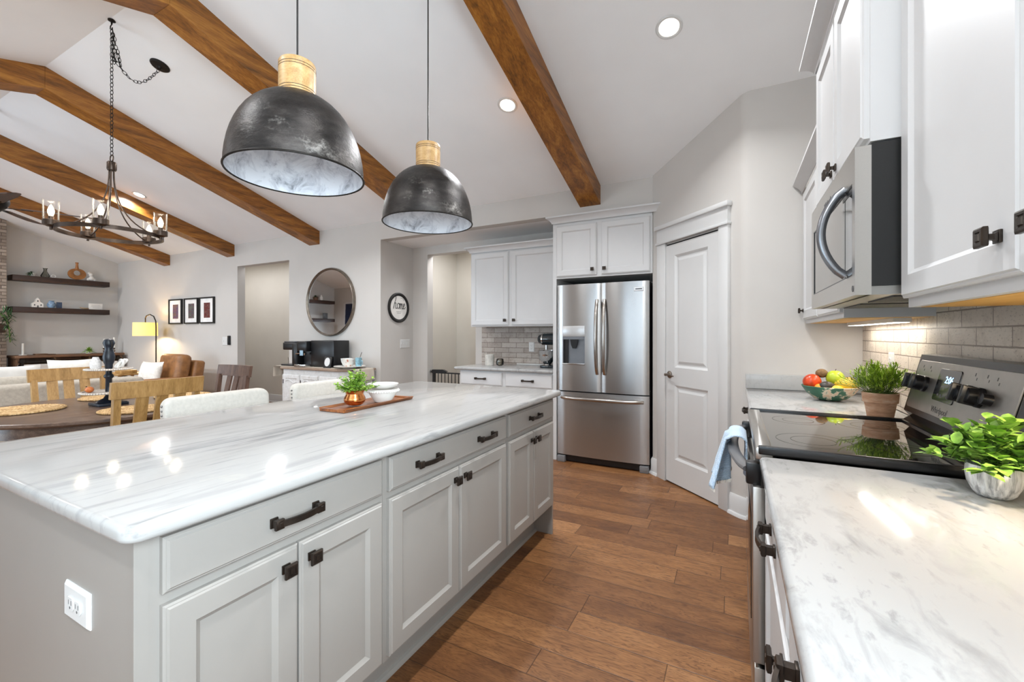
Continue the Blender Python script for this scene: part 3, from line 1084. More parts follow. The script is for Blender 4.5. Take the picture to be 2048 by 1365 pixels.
MB(F).tube(hp, .012, 10, flat_=(.010, .013)).build('handle', flat('grey_handle', (132, 134, 138), .25, metal=.8), mdoor)
MB(F).box(W - .16, W - .02, .300, .312, .034, .0355).build('display', m_black, mdoor, 0)
text('brand_lettering', 'Whirlpool', .028, m_slot, F @ Matrix.Translation((W * .47, .365, .0375)), mdoor)
MB(F @ Matrix.Translation((W - .022, .02, .037))).lathe([(0, 0), (.009, 0), (.009, .0012), (.006, .0012)], 20).build('round_mark', m_slot, mdoor)
bm = MB()
for y in (Y0 + .06, Y0 + .42):
    bm.box(.40, .62, y, y + .26, 1.372, 1.377)
bm.build('grease_filter', flat('filter_mesh_grey', (88, 86, 84), .5, metal=.7, bump=.6, bscale=300), mw, 0)
MB().box(.33, .352, Y0 + .01, Y1 - .01, 1.381, 1.392).build('vent_slot', m_black, mw, 0)

# ---------------------------------------------------------------- range
Y0, Y1 = 1.503, 2.281
rg = thing('range', 'black and stainless electric range with glass cooktop and rear control panel', 'range', (.38, (Y0 + Y1) / 2, 0))
m_rblk = flat('range_enamel_black', (18, 18, 20), .25, var=.08)
MB().box(.085, .70, Y0, Y1, .04, .885).build('body', m_rblk, rg, 0)
MB().box(.115, .69, Y0 + .02, Y1 - .02, 0, .04).build('plinth', m_black, rg, 0)
# cooktop: glass with raised rim
rim = MB()
rim.box(.066, .69, Y0 - .003, Y0 + .016, .902, .928, .004).box(.066, .69, Y1 - .016, Y1 + .003, .902, .926, .004).box(.60, .69, Y0, Y1, .902, .924)
rim.build('cooktop_rim', m_rblk, rg, 25)
MB().box(.058, .105, Y0 + .002, Y1 - .002, .885, .922, .006).build('front_trim', m_steel_y, rg, 25)
MB().box(.10, .61, Y0 + .016, Y1 - .016, .885, .918).build('cooktop_glass', flat('ceramic_glass', (14, 13, 12), .045, spec=.8, coat=.8, coatr=.02), rg, 0)
rt = NT('burner_print')
rt.p(col=(.012, .011, .010, 1), rough=.07)
for x, y, r in ((.23, Y0 + .20, .105), (.23, Y1 - .2, .09), (.46, Y0 + .2, .075), (.46, Y1 - .2, .10)):
    rg2 = MB()
    for rr in (r, r * .6):
        rg2.shell([(rr - .002, .9183), (rr, .9184)], 48, (x, y, 0))
    rg2.build('burner_ring', rt.m, rg, 0)
# door, drawer, handle
F = frame((.085, Y1, 0), FXN)
W = Y1 - Y0
dd = MB(F)
dd.box(.004, W - .004, .262, .800, 0, .034, .004)
od = dd.build('oven_door', m_steel_y, rg, 25)
MB(F).box(.10, W - .10, .34, .68, .0338, .0365, .001).build('oven_window', flat('oven_glass', (16, 16, 17), .08, coat=.5), od, 25)
MB(F).box(.002, W - .002, .80, .885, -.005, .012).build('vent_strip', m_rblk, rg, 0)
hp = []
for i in range(21):
    f = i / 20
    hp.append((.035 + (W - .07) * f, .845 - .0 * f, .042 + .048 * math.sin(math.pi * f) ** .7))
hh = MB(F)
hh.tube(hp, .012, 12, flat_=(.011, .020))
hd = hh.build('handle', flat('handle_grey_steel', (150, 150, 152), .3, metal=.85), od)
hb = MB(F)
hb.box(.022, .062, .80, .868, .006, .052, .006)
hb.build('handle_bracket', m_black, od, 25)
MB(F).box(W - .062, W - .022, .80, .868, .006, .052, .006).build('handle_bracket', m_black, od, 25)
MB(F).box(.004, W - .004, .05, .250, 0, .030, .004).build('storage_drawer', m_steel_y, rg, 25)
# back guard with controls
tilt = R(14)
Bo = (.612, Y1 - .002, .965)
U = Vector(FXN)
Vv = Vector((math.sin(tilt), 0, math.cos(tilt)))
F = frame(Bo, U, Vv)
W = Y1 - Y0 - .004
bg = MB(MX.to_4x4() if False else Matrix(((1, 0, 0, 0), (0, 0, 1, 0), (0, 1, 0, 0), (0, 0, 0, 1))))
bg.prism([(.60, .918), (.63, .94), (.612, .962), (.612 + .228 * math.sin(tilt), .965 + .228 * math.cos(tilt)), (.70, 1.19), (.70, .918)], Y0 + .002, Y1 - .002)
bgo = bg.build('back_guard', m_rblk, rg, 20)
MB(F).prism(rrect(.022, W - .05, .018, .206, .016), 0, .004, .001, 1).build('control_panel', m_sil, bgo, 25)
dp = MB(F)
dp.prism(rrect(.235, .395, .072, .186, .01), .003, .0065, .001, 1)
disp = dp.build('control_display', flat('display_black', (38, 38, 40), .12, coat=.5), bgo, 25)
text('clock_digits', '2:06', .034, emit('clock_blue', (150, 205, 255), 2.5), F @ Matrix.Translation((.325, .148, .0068)), disp, .0002)
ic = MB(F)
for i in range(5):
    ic.box(.268 + i * .022, .280 + i * .022, .090, .097, .0064, .0069)
ic.build('touch_keys', m_slot, disp, 0)
text('brand_lettering', 'Whirlpool', .030, m_black, F @ Matrix.Translation((.315, .04, .0042)), bgo, .0002)
for u, v in ((.075, .118), (.14, .118), (.475, .118), (.545, .118)):
    k = MB(F @ Matrix.Translation((u, v, .003)))
    k.lathe([(0, 0), (.030, 0), (.030, .010), (.025, .014), (.024, .034), (.022, .037), (0, .037)], 28)
    k.box(-.0075, .0075, -.028, .028, .012, .048, .003)
    k.build('control_knob', m_black, bgo, 30)
MB(F @ Matrix.Translation((.60, .118, .003))).lathe([(0, 0), (.017, 0), (.016, .022), (0, .024)], 20).build('control_knob', m_black, bgo, 30)
ic = MB(F)
for u, v in ((.075, .178), (.14, .178), (.475, .178), (.545, .178), (.60, .175)):
    ic.box(u - .002, u + .002, v, v + .010, .004, .0046).box(u + .012, u + .015, v - .012, v - .004, .004, .0046)
ic.build('control_marks', m_slot, bgo, 0)
MB(F @ Matrix.Translation((.56, .035, .004))).lathe([(0, 0), (.004, 0), (.004, .001), (0, .001)], 12).build('indicator_lamp', m_black, bgo)

# towel over the oven handle
tw = NT('blue_towel_terry')
v = tw.coord()
f = tw.noise(v, 14, 4)
br = tw.n('ShaderNodeTexChecker', ins={'Vector': v, 'Scale': 260.0}).outputs[1]
tw.p(col=tw.mix(br, tw.ramp(f, [(.3, (150, 178, 206)), (.7, (178, 202, 224))]), lin((196, 214, 230))), rough=.95, sheen=.3)
tw.bump(tw.n('ShaderNodeTexVoronoi', ins={'Vector': v, 'Scale': 220.0}).outputs[0], .5, .004)


def cloth(fn, nu, nv, th):
    """grid surface fn(a, b) -> point, thickened"""
    bm_ = bmesh.new()
    g = [[bm_.verts.new(fn(i / nu, j / nv)) for j in range(nv + 1)] for i in range(nu + 1)]
    for i in range(nu):
        for j in range(nv):
            bm_.faces.new((g[i][j], g[i + 1][j], g[i + 1][j + 1], g[i][j + 1]))
    bmesh.ops.recalc_face_normals(bm_, faces=bm_.faces[:])
    bmesh.ops.solidify(bm_, geom=bm_.faces[:], thickness=th)
    return bm_


def towel_fn(a, b):
    # a across (along Y), b along the drop: front hem -> over the bar -> back hem
    yc = 1.90
    w = .125
    L1, L2, hz = .168, .15, .872
    xb = .014
    sB = b * (L1 + L2 + .07)
    gather = 1.0
    if sB < L1:
        q = sB / L1
        z = hz - L1 + sB
        spread = 1.45 - .65 * q
        x = xb - .034 - .024 * (1 - q) - (.034 - .026 * q) * math.sin(a * 11.0 + .6)
    elif sB < L1 + .07:
        q = (sB - L1) / .07
        th_ = math.pi * q
        z = hz + .014 * math.sin(th_)
        x = xb - .024 * math.cos(th_) - .004
        spread = .8 + .0 * q
    else:
        q = (sB - L1 - .07) / L2
        z = hz - L2 * q
        x = xb + .024 + .006 * math.sin(a * 8.0) * q
        spread = .8 - .1 * q
    y = yc + (a - .5) * 2 * w * spread - .05 * (1 - spread) * 0
    z += .010 * math.sin(a * 6.0) * (1 if sB < L1 * .3 else 0)
    return Vector((x, y, z))


tm = MB()
tm.take(cloth(towel_fn, 36, 44, .006))
tt = thing('hand_towel', 'light blue terry towel hanging over the oven handle', 'towel', (-.01, 1.90, .87))
tm.build('cloth', tw.m, tt, 180)
fm = MB()
for i in range(46):
    p = towel_fn(i / 45, 0.0)
    fm.box(p.x - .003, p.x + .003, p.y - .0022, p.y + .0022, p.z - .009, p.z + .002)
fm.build('hem_fringe', m_pillow, tt, 0)

# ---------------------------------------------------------------- recessed ceiling lights
CANS = [(-.348, 2.739, 'recessed ceiling light to the right of the nearest visible beam', 17),
        (-1.567, 2.96, 'recessed ceiling light just left of the beam in front of the refrigerator', 13),
        (-6.96, 2.78, 'recessed ceiling light beside the beam behind the chandelier', 15)]
HID = [(-.35, .75, 11), (-2.4, .3, 6), (-.35, -.6, 11), (-4.2, 2.85, 8), (-3.53, 3.25, 16), (-4.2, -.1, 10), (-6.2, .2, 16), (-8.3, .1, 18), (-10.2, .3, 18), (-9.9, 1.0, 22), (-7.6, 1.0, 14)]  # those hidden in front of the camera are added to brighten the nook
for x, y, lab, pw in CANS + [(x, y, None, p) for x, y, p in HID]:
    z = roof(y)
    nrm = Vector((0, -SL if y > YR else SL, -1)).normalized()
    Vv = Vector((1, 0, 0))
    Uu = Vv.cross(nrm)
    Mx = frame((x, y, z), Uu, Vv)
    g = 'recessed lights in the vaulted ceiling'
    t = thing('recessed_light', lab or 'one of the unseen recessed ceiling lights, including those added to brighten the nook', 'light', (x, y, z), g)
    MB(Mx).lathe([(.056, .0), (.078, .0), (.078, .004), (.072, .008), (.060, .006), (.056, .002)], 32, ring=True).build('trim_ring', m_trim, t)
    MB(Mx).lathe([(0, -.004), (.058, -.004), (.058, .003), (0, .003)], 32).build('lens', m_lens, t)
    l = area('recessed_lamp', nrm * .02, Vector(-nrm).to_track_quat('Z', 'Y').to_euler(), .11, .11, pw, (.955, .975, 1.0), t, 'DISK', 150)

# ---------------------------------------------------------------- pendants over the island
pm = NT('aged_black_iron')
v = pm.coord()
n1 = pm.noise(pm.map(v, (1, 1, 2.2)), 7, 6, .65)
n2 = pm.noise(pm.map(v, (1, 1, 1.4)), 26, 6, .75)
n3 = pm.noise(pm.map(v, (1, 1, 1)), 5.5, 5, .6)
scf = pm.math('MULTIPLY', pm.n('ShaderNodeMapRange', ins={'Value': n3, 'From Min': .60, 'From Max': .72}).outputs[0], pm.n('ShaderNodeMapRange', ins={'Value': n2, 'From Min': .46, 'From Max': .62}).outputs[0])
pm.p(col=pm.mix(scf, pm.ramp(n1, [(.35, (38, 36, 35)), (.55, (58, 55, 53)), (.75, (82, 78, 75))]), lin((158, 155, 150))), metal=.75,
     rough=pm.math('MULTIPLY_ADD', n2, .35, .22))
pm.bump(pm.math('MULTIPLY', n1, n2), .35, .012)
pi_ = NT('whitewashed_inner_shade')
v = pi_.coord()
n1 = pi_.noise(v, 11, 7, .7, .8)
pi_.p(col=pi_.ramp(n1, [(.33, (130, 134, 142)), (.42, (200, 203, 210)), (.55, (232, 235, 240))]), rough=.5)
pi_.bump(n1, .3, .006)
for y, lab in ((1.138, 'larger looking black dome pendant lamp, nearer the camera'), (1.967, 'black dome pendant lamp farther along the island, nearer the refrigerator')):
    t = thing('pendant_lamp', lab, 'pendant lamp', (-1.556, y, 1.903), 'black dome pendants above the island')
    c = (-1.556, y, 1.903)
    prof = []
    for i in range(15):
        a = R(90 * i / 14)
        prof.append((.2515 * math.cos(a) ** .82, .0 + .318 * math.sin(a) ** 1.0))
    prof[-1] = (.02, .318)
    s = MB().shell([(.2515, 0)] + prof[1:], 64, c)
    s.build('shade', pm.m, t, 60, fix=True)
    inn = [(r - .004 if r > .03 else .018, z - (.0 if i == 0 else .004)) for i, (r, z) in enumerate(prof)]
    MB().shell(inn, 64, c).build('shade_lining', pi_.m, t, 60)
    MB().tube([(c[0] + .2515 * math.cos(2 * math.pi * i / 64), y + .2515 * math.sin(2 * math.pi * i / 64), c[2]) for i in range(64)], .0042, 8, closed=True).build('rim', m_iron, t)
    z0 = .305
    nk = [(.0, z0), (.066, z0), (.0685, z0 + .004)]
    for zz in (.020, .030, .112, .122):
        nk += [(.0685, z0 + zz - .0012), (.0655, z0 + zz), (.0685, z0 + zz + .0012)]
    nk += [(.0685, z0 + .137), (.066, z0 + .142), (0, z0 + .142)]
    nko = MB().lathe(nk, 40, c).build('wooden_neck', m_neck, t, 30)
    for zz in (.020, .030, .112, .122):
        MB().tube([(c[0] + .0676 * math.cos(2 * math.pi * i / 40), y + .0676 * math.sin(2 * math.pi * i / 40), c[2] + z0 + zz) for i in range(40)], .0015, 6, closed=True).build('groove', m_shelf, nko)
    cb = MB()
    zc = roof(y)
    cb.tube([(c[0], y, c[2] + z0 + .14), (c[0], y, zc)], .0035, 8)
    cb.lathe([(.012, .442), (.012, .452), (.006, .47), (.0, .47)], 16, c)
    cb.build('cord', m_matblack, t)
    MB().lathe([(.0, 0), (.06, 0), (.06, -.02), (.0, -.024)], 24, (c[0], y, zc + .012)).build('ceiling_canopy', m_iron, t)
    MB().lathe([(0, .0), (.018, 0), (.018, -.06), (0, -.06)], 16, (c[0], y, c[2] + .31)).build('socket', m_black, t)
    bl = MB().ball((c[0], y, c[2] + .205), (.03, .03, .042))
    bl.build('light_bulb', flat('unlit_bulb', (235, 235, 235), .2), t)

# ---------------------------------------------------------------- chandelier
HX, HY = -3.955, 1.42
ch = thing('chandelier', 'dark bronze ring chandelier with five lit glass shades, hung on a long chain', 'chandelier', (HX, HY, 2.0))
m_chand = flat('chandelier_bronze', (74, 62, 54), .35, metal=.85, var=.15, scale=30)
ZRG, RR = 1.985, .285
rg_ = MB()
n = 64
vs, fs = [], []
for i in range(n):
    a = 2 * math.pi * i / n
    for rr, zz in ((RR - .006, -.013), (RR + .006, -.013), (RR + .006, .013), (RR - .006, .013)):
        vs.append((HX + rr * math.cos(a), HY + rr * math.sin(a), ZRG + zz))
for i in range(n):
    k = (i + 1) % n
    for q in range(4):
        p = (q + 1) % 4
        fs.append((4 * i + q, 4 * k + q, 4 * k + p, 4 * i + p))
rg_.add(vs, fs)
rg_.build('ring', m_chand, ch, 40)
ZT = 2.44
MB().lathe([(0, 0), (.024, 0), (.028, .01), (.028, .055), (.022, .062), (.008, .066), (0, .066)], 24, (HX, HY, ZT)).build('hub', m_chand, ch)
MB().tube([(HX + .024 * math.cos(2 * math.pi * i / 20), HY, ZT + .088 + .024 * math.sin(2 * math.pi * i / 20)) for i in range(20)], .004, 8, closed=True).build('top_loop', m_chand, ch)
# five arms curve down from the hub and meet the ring beside each lamp
A0 = R(42)
for i in range(5):
    a = A0 + 2 * math.pi * i / 5
    ca, sa = math.cos(a), math.sin(a)
    pts = []
    for j in range(17):
        f = j / 16
        r_ = .014 + (RR - .014) * (f ** 2.6)
        z_ = ZT + .005 + (ZRG - .005 - ZT) * f - .06 * math.sin(math.pi * f) * f
        pts.append((HX + r_ * ca, HY + r_ * sa, z_))
    MB().tube(pts, .0045, 8).build('arm', m_chand, ch)
    bx_, by_ = HX + (RR + .0) * ca, HY + (RR + .0) * sa
    bx_ += .012 * ca
    by_ += .012 * sa
    hld = MB()
    hld.lathe([(0, -.04), (.007, -.04), (.007, -.02), (.022, -.018), (.030, -.012), (.042, -.010), (.042, .024), (.038, .026), (.014, .026), (.014, .05), (.0, .05)], 24, (bx_, by_, ZRG + .015))
    ho = hld.build('lamp_holder', m_chand, ch)
    MB().shell([(.039, .026), (.0405, .16)], 28, (bx_, by_, ZRG + .015)).build('glass_shade', m_seed, ho, 60)
    MB().lathe([(0, .05), (.010, .052), (.016, .07), (.018, .085), (.013, .105), (.004, .125), (0, .128)], 16, (bx_, by_, ZRG + .015)).build('light_bulb', m_bulb, ho, 60)
    pl = bpy.data.lights.new('chandelier_lamp', 'POINT')
    pl.energy = 1.0
    pl.color = (1, .84, .62)
    pl.shadow_soft_size = .02
    po = bpy.data.objects.new('chandelier_lamp', pl)
    COL.objects.link(po)
    po.parent = ho
    po.location = Vector((bx_, by_, ZRG + .19)) - wloc(ho)


def chain(mb, pts, L=.030, w=.0095, r=.0021):
    """oval links laid along a polyline"""
    P = [Vector(p) for p in pts]
    seg = []
    for a, b in zip(P, P[1:]):
        seg.append((a, b, (b - a).length))
    tot = sum(s_[2] for s_ in seg)
    k = 0
    d_ = 0.0
    pitch = L * .80
    while d_ + pitch * .5 < tot:
        q = d_ + pitch * .5
        for a, b, l_ in seg:
            if q <= l_:
                break
            q -= l_
        c_ = a.lerp(b, q / l_)
        t_ = (b - a).normalized()
        up = Vector((0, 1, 0)) if abs(t_.y) < .9 else Vector((1, 0, 0))
        s1 = t_.cross(up).normalized()
        s2 = t_.cross(s1)
        sd = s1 if k % 2 == 0 else s2
        sd = (sd * .85 + (s2 if k % 2 == 0 else -s1) * .5).normalized()
        mb.tube([c_ + t_ * (L / 2) * math.cos(2 * math.pi * i / 14) + sd * w * math.sin(2 * math.pi * i / 14) for i in range(14)], r, 6, closed=True)
        k += 1
        d_ += pitch
    return mb


hz = roof(HY) - .06
cm = MB()
chain(cm, [(HX, HY, ZT + .11), (HX, HY, hz)], .034)
# spare chain looped at the hook, then swagged over to the canopy
cx_, cy_ = -4.067, 1.76
cz_ = roof(cy_)
chain(cm, [(HX, HY + .004, hz), (HX + .012, HY + .01, hz - .14), (HX + .004, HY + .012, hz - .24), (HX - .012, HY + .012, hz - .20), (HX - .006, HY + .008, hz - .06)], .036)
chain(cm, [(HX - .004, HY + .01, hz - .02), (HX - .008, HY + .03, hz - .15), (HX - .004, HY + .05, hz - .23), (HX - .012, HY + .035, hz - .12)], .036)
sw = [(HX, HY + .012, hz - .20)]
for i in range(1, 11):
    f = i / 10
    sw.append((HX + (cx_ - HX) * f, HY + .012 + (cy_ - HY - .012) * f, (hz - .20) * (1 - f) + (cz_ - .03) * f - .16 * math.sin(math.pi * f) * (1 - .2 * f)))
chain(cm, sw, .036)
cm.build('chain', m_iron, ch, 60)
hk = MB()
hk.lathe([(0, .03), (.022, .03), (.022, .022), (.006, .016), (.005, .0), (0, 0)], 16, (HX, HY, hz + .03))
hk.tube([(HX, HY, hz + .03), (HX - .02, HY, hz + .02), (HX - .022, HY, hz + .002), (HX - .004, HY, hz - .008), (HX + .012, HY, hz + .002)], .0035, 8)
hk.build('ceiling_hook', m_iron, ch)
Nn = Vector((0, -SL, -1)).normalized()
Mx = frame((cx_, cy_, cz_), Vector((1, 0, 0)).cross(Nn), (1, 0, 0))
MB(Mx).lathe([(0, -.002), (.066, -.002), (.066, .006), (.058, .014), (.02, .02), (.012, .034), (0, .034)], 32).build('ceiling_canopy', m_iron, ch)

# ---------------------------------------------------------------- ceiling fan (only its blade tips and motor edge show)
FXC, FYC, FZ = -6.5, 1.41, 2.56
fn_ = thing('ceiling_fan', 'dark ceiling fan with brown blades at the left edge of the photo', 'ceiling fan', (FXC, FYC, FZ))
MB().lathe([(0, -.07), (.06, -.07), (.10, -.03), (.125, .02), (.12, .06), (.07, .11), (.03, .13), (0, .13)], 32, (FXC, FYC, FZ)).build('motor_housing', m_iron, fn_)
MB().tube([(FXC, FYC, FZ + .12), (FXC, FYC, ZR + .005)], .012, 12).build('down_rod', m_iron, fn_)
MB().lathe([(0, -.05), (.03, -.05), (.07, 0), (0, 0)], 24, (FXC, FYC, ZR + .005)).build('ceiling_canopy', m_iron, fn_)
m_blade = wood('fan_blade_walnut', (44, 27, 18), (66, 42, 28), (88, 58, 40), 'X', 1.2, .4)
for k in range(5):
    a = R(141 - 72 * k)
    Mx = Matrix.Translation((FXC, FYC, FZ - .02)) @ Matrix.Rotation(a, 4, 'Z') @ Matrix.Rotation(R(12), 4, 'X')
    b = MB(Mx)
    b.prism([(.20, -.045), (.55, -.072), (.70, -.066), (.735, -.03), (.735, .03), (.70, .066), (.55, .072), (.20, .045)], -.005, .005)
    bo = b.build('blade', m_blade, fn_)
    MB(Mx).box(.09, .28, -.018, .018, -.012, -.005, .002).build('blade_arm', m_iron, bo)

# ---------------------------------------------------------------- leaves
rnd = random.Random(7)


def leaf(mb, p, d, L, W, up=(0, 0, 1), cup=.25, droop=.2):
    """a pointed oval leaf from p along d"""
    p = Vector(p)
    d = Vector(d).normalized()
    up = Vector(up)
    s = d.cross(up)
    if s.length < 1e-4:
        s = Vector((1, 0, 0))
    s.normalize()
    n = s.cross(d).normalized()
    ts = [(0, .08), (.22, .72), (.5, 1.0), (.78, .66), (1.0, 0)]
    vs, fs = [], []
    for t, w in ts:
        c = p + d * L * t - Vector((0, 0, 1)) * droop * L * t * t
        if w == 0:
            vs.append(c)
        else:
            vs += [c - s * W / 2 * w + n * cup * W / 2 * w, c, c + s * W / 2 * w + n * cup * W / 2 * w]
    for i in range(3):
        a = 3 * i
        fs += [(a, a + 1, a + 4, a + 3), (a + 1, a + 2, a + 5, a + 4)]
    fs += [(9, 10, 12), (10, 11, 12)]
    mb.add(vs, fs)


def leaf_mat(name, c1, c2, c3):
    t = NT(name)
    v = t.coord()
    f = t.noise(v, 38, 3)
    t.p(col=t.ramp(f, [(.3, c1), (.5, c2), (.72, c3)]), rough=.5, spec=.4)
    return t.m


m_leafA = leaf_mat('sage_leaf_green', (78, 116, 46), (126, 168, 66), (172, 206, 100))
m_leafB = leaf_mat('grass_leaf_green', (92, 128, 24), (150, 182, 46), (202, 222, 100))
m_leafC = leaf_mat('bushy_leaf_green', (76, 118, 34), (132, 172, 56), (182, 210, 98))
m_pine = leaf_mat('pine_green', (22, 48, 26), (38, 72, 36), (62, 98, 52))
m_stem = flat('stem_green', (86, 112, 46), .6, var=.15)


def rdir(lo, hi):
    a = rnd.uniform(0, 2 * math.pi)
    e = rnd.uniform(R(lo), R(hi))
    return Vector((math.cos(a) * math.cos(e), math.sin(a) * math.cos(e), math.sin(e)))


# --- leafy plant in white ribbed pot, front right
px, py, pz = .522, 1.362, .901
t = thing('potted_plant', 'broad-leaved green plant in a small white ribbed pot beside the cooktop', 'plant', (px, py, pz))
pw = NT('whitewashed_ribbed_pot')
v = pw.coord()
n1 = pw.noise(pw.map(v, (60, 60, 4)), 1.6, 4, .6)
pw.p(col=pw.ramp(n1, [(.38, (146, 146, 146)), (.5, (196, 196, 195)), (.62, (226, 226, 224))]), rough=.8)
pw.bump(n1, .5, .004)
vs = MB()
n = 60
prof = [(.0, 0), (.028, 0), (.035, .008), (.043, .028), (.046, .050), (.0445, .070), (.0415, .070), (.042, .060), (0, .058)]
rings, fs = [], []
for r, z in prof:
    for i in range(n):
        a = 2 * math.pi * i / n
        k = 1 + (.022 * math.cos(10 * a * 2) if r > .036 else 0)
        rings.append((px + r * k * math.cos(a), py + r * k * math.sin(a), pz + z))
for j in range(len(prof) - 1):
    for i in range(n):
        q = (i + 1) % n
        fs.append((j * n + i, j * n + q, (j + 1) * n + q, (j + 1) * n + i))
vs.add(rings, fs)
vs.build('pot', pw.m, t, 50)
st, lf = MB(), MB()
for i in range(46):
    d = rdir(4, 80)
    L = rnd.uniform(.06, .118)
    base_ = Vector((px + rnd.uniform(-.02, .02), py + rnd.uniform(-.02, .02), pz + .058))
    pts = [base_ + Vector((d.x * L * f, d.y * L * f, (d.z * L * 1.05 + .03) * f - .02 * f * f)) for f in (0, .35, .7, 1)]
    st.tube(pts, .0012, 5)
    for f in (.35, .55, .75, .92, 1.0):
        c = base_ + Vector((d.x * L * f, d.y * L * f, (d.z * L * 1.05 + .03) * f - .02 * f * f))
        for k in (0, 1):
            dd = (rdir(-10, 45) + d * .7).normalized()
            leaf(lf, c, dd, rnd.uniform(.026, .042), rnd.uniform(.019, .027), cup=.25)
st.build('stems', m_stem, t, 60)
lf.build('foliage', m_leafA, t, 60, fix=False)

# --- grassy plant in terracotta pot
px, py, pz = .565, 2.395, .901
t = thing('potted_plant', 'grassy green plant in a weathered terracotta pot behind the cooktop', 'plant', (px, py, pz))
tc = NT('weathered_terracotta')
v = tc.coord()
n1 = tc.noise(tc.map(v, (1, 1, 3)), 14, 5, .6)
sp = tc.n('ShaderNodeSeparateXYZ', ins={0: v})
tc.p(col=tc.ramp(n1, [(.3, (158, 116, 88)), (.5, (188, 146, 116)), (.72, (208, 180, 156))]), rough=.85)
tc.bump(n1, .2, .004)
MB().lathe([(0, 0), (.043, 0), (.045, .004), (.055, .068), (.061, .072), (.064, .112), (.060, .114), (.056, .100), (0, .098)], 40, (px, py, pz)).build('pot', tc.m, t, 40)
lf, st = MB(), MB()
for i in range(170):
    d = rdir(12, 86)
    L = rnd.uniform(.09, .155)
    b0 = Vector((px + rnd.uniform(-.035, .035), py + rnd.uniform(-.035, .035), pz + .098))
    tip = b0 + Vector((d.x * L * .95, d.y * L * .95, d.z * L * .9 + .015))
    st.tube([b0, b0.lerp(tip, .5) + Vector((0, 0, .01)), tip], .0009, 4)
    for f in (.35, .5, .62, .74, .85, .95):
        c = b0.lerp(tip, f) + Vector((0, 0, .01 * math.sin(math.pi * f)))
        for k in range(2):
            leaf(lf, c, (d + rdir(-20, 60) * .8), rnd.uniform(.022, .034), rnd.uniform(.0035, .0055), droop=.15)
st.build('stems', m_stem, t, 60)
lf.build('foliage', m_leafB, t, 60, fix=False)

# --- bushy plant in copper pot on the island
px, py, pz = -1.607, 1.478, .9312
t = thing('potted_plant', 'bushy small-leaved plant in a copper pot on the island tray', 'plant', (px, py, pz))
m_copper = flat('copper', (206, 134, 78), .2, metal=1.0, var=.10, scale=20, bump=.1, bscale=60)
MB().lathe([(0, 0), (.030, 0), (.040, .006), (.050, .022), (.049, .034), (.040, .050), (.040, .056), (.049, .070), (.047, .071), (.038, .060), (0, .058)], 40, (px, py, pz)).build('pot', m_copper, t, 50)
lf, st = MB(), MB()
for i in range(70):
    d = rdir(0, 84)
    L = rnd.uniform(.06, .115)
    b0 = Vector((px + rnd.uniform(-.02, .02), py + rnd.uniform(-.02, .02), pz + .056))
    tip = b0 + Vector((d.x * L, d.y * L, d.z * L * .85 + .015))
    st.tube([b0, b0.lerp(tip, .5) + Vector((0, 0, .008)), tip], .0009, 4)
    for f in (.3, .42, .54, .66, .78, .9, 1):
        c = b0.lerp(tip, f)
        for k in range(3):
            leaf(lf, c, rdir(-20, 70) + d * .4, rnd.uniform(.011, .017), rnd.uniform(.008, .012))
st.build('stems', m_stem, t, 60)
lf.build('foliage', m_leafC, t, 60, fix=False)

# tray, bowls
Tm = Matrix.Translation((-1.622, 1.59, .9145)) @ Matrix.Rotation(R(2), 4, 'Z')
tr = MB(Tm)
tr.box(-.07, .07, -.215, .215, 0, .008)
for a in ([(-.07, 0), (-.086, .016), (-.078, .018), (-.062, .008)], [(.07, 0), (.086, .016), (.078, .018), (.062, .008)]):
    m2 = MB(Tm @ Matrix(((1, 0, 0, 0), (0, 0, 1, 0), (0, 1, 0, 0), (0, 0, 0, 1))))
    m2.prism(a, -.235, .235)
    m2.bm.verts.index_update()
    tr.add([tuple(Tm.inverted() @ v_.co) for v_ in m2.bm.verts], [[v_.index for v_ in f_.verts] for f_ in m2.bm.faces])
    m2.bm.free()
for s_ in (-1, 1):
    tr.box(-.075, .075, min(s_ * .215, s_ * .24), max(s_ * .215, s_ * .24), .002, .014)
one('serving_tray', tr, m_tray, 'long brown wooden tray on the island under the plant and bowls', 'tray', (-1.622, 1.59, .9145))
m_cer = flat('white_ceramic', (226, 222, 216), .35, var=.02)
bx_, by_, bz_ = -1.592, 1.648, .924
t = thing('beaded_bowl', 'white bowl with a beaded rim on the island tray', 'bowl', (bx_, by_, bz_))
MB().lathe([(0, 0), (.040, 0), (.044, .004), (.066, .040), (.078, .066), (.075, .067), (.062, .042), (.038, .010), (0, .008)], 40, (bx_, by_, bz_)).build('bowl', m_cer, t, 50)
bd = MB()
for i in range(38):
    a = 2 * math.pi * i / 38
    bd.ball((bx_ + .0775 * math.cos(a), by_ + .0775 * math.sin(a), bz_ + .057), .0062, 8, 6)
bd.build('beads', flat('white_bead', (232, 229, 224), .5), t, 80)
b = MB().lathe([(0, 0), (.050, 0), (.072, .016), (.0775, .026), (.075, .027), (.068, .018), (.045, .006), (0, .005)], 40, (bx_, by_, bz_ + .066))
one('bowl', b, m_cer, 'plain white bowl nested in the beaded bowl on the tray', 'bowl', (bx_, by_, bz_ + .066), smooth=50)

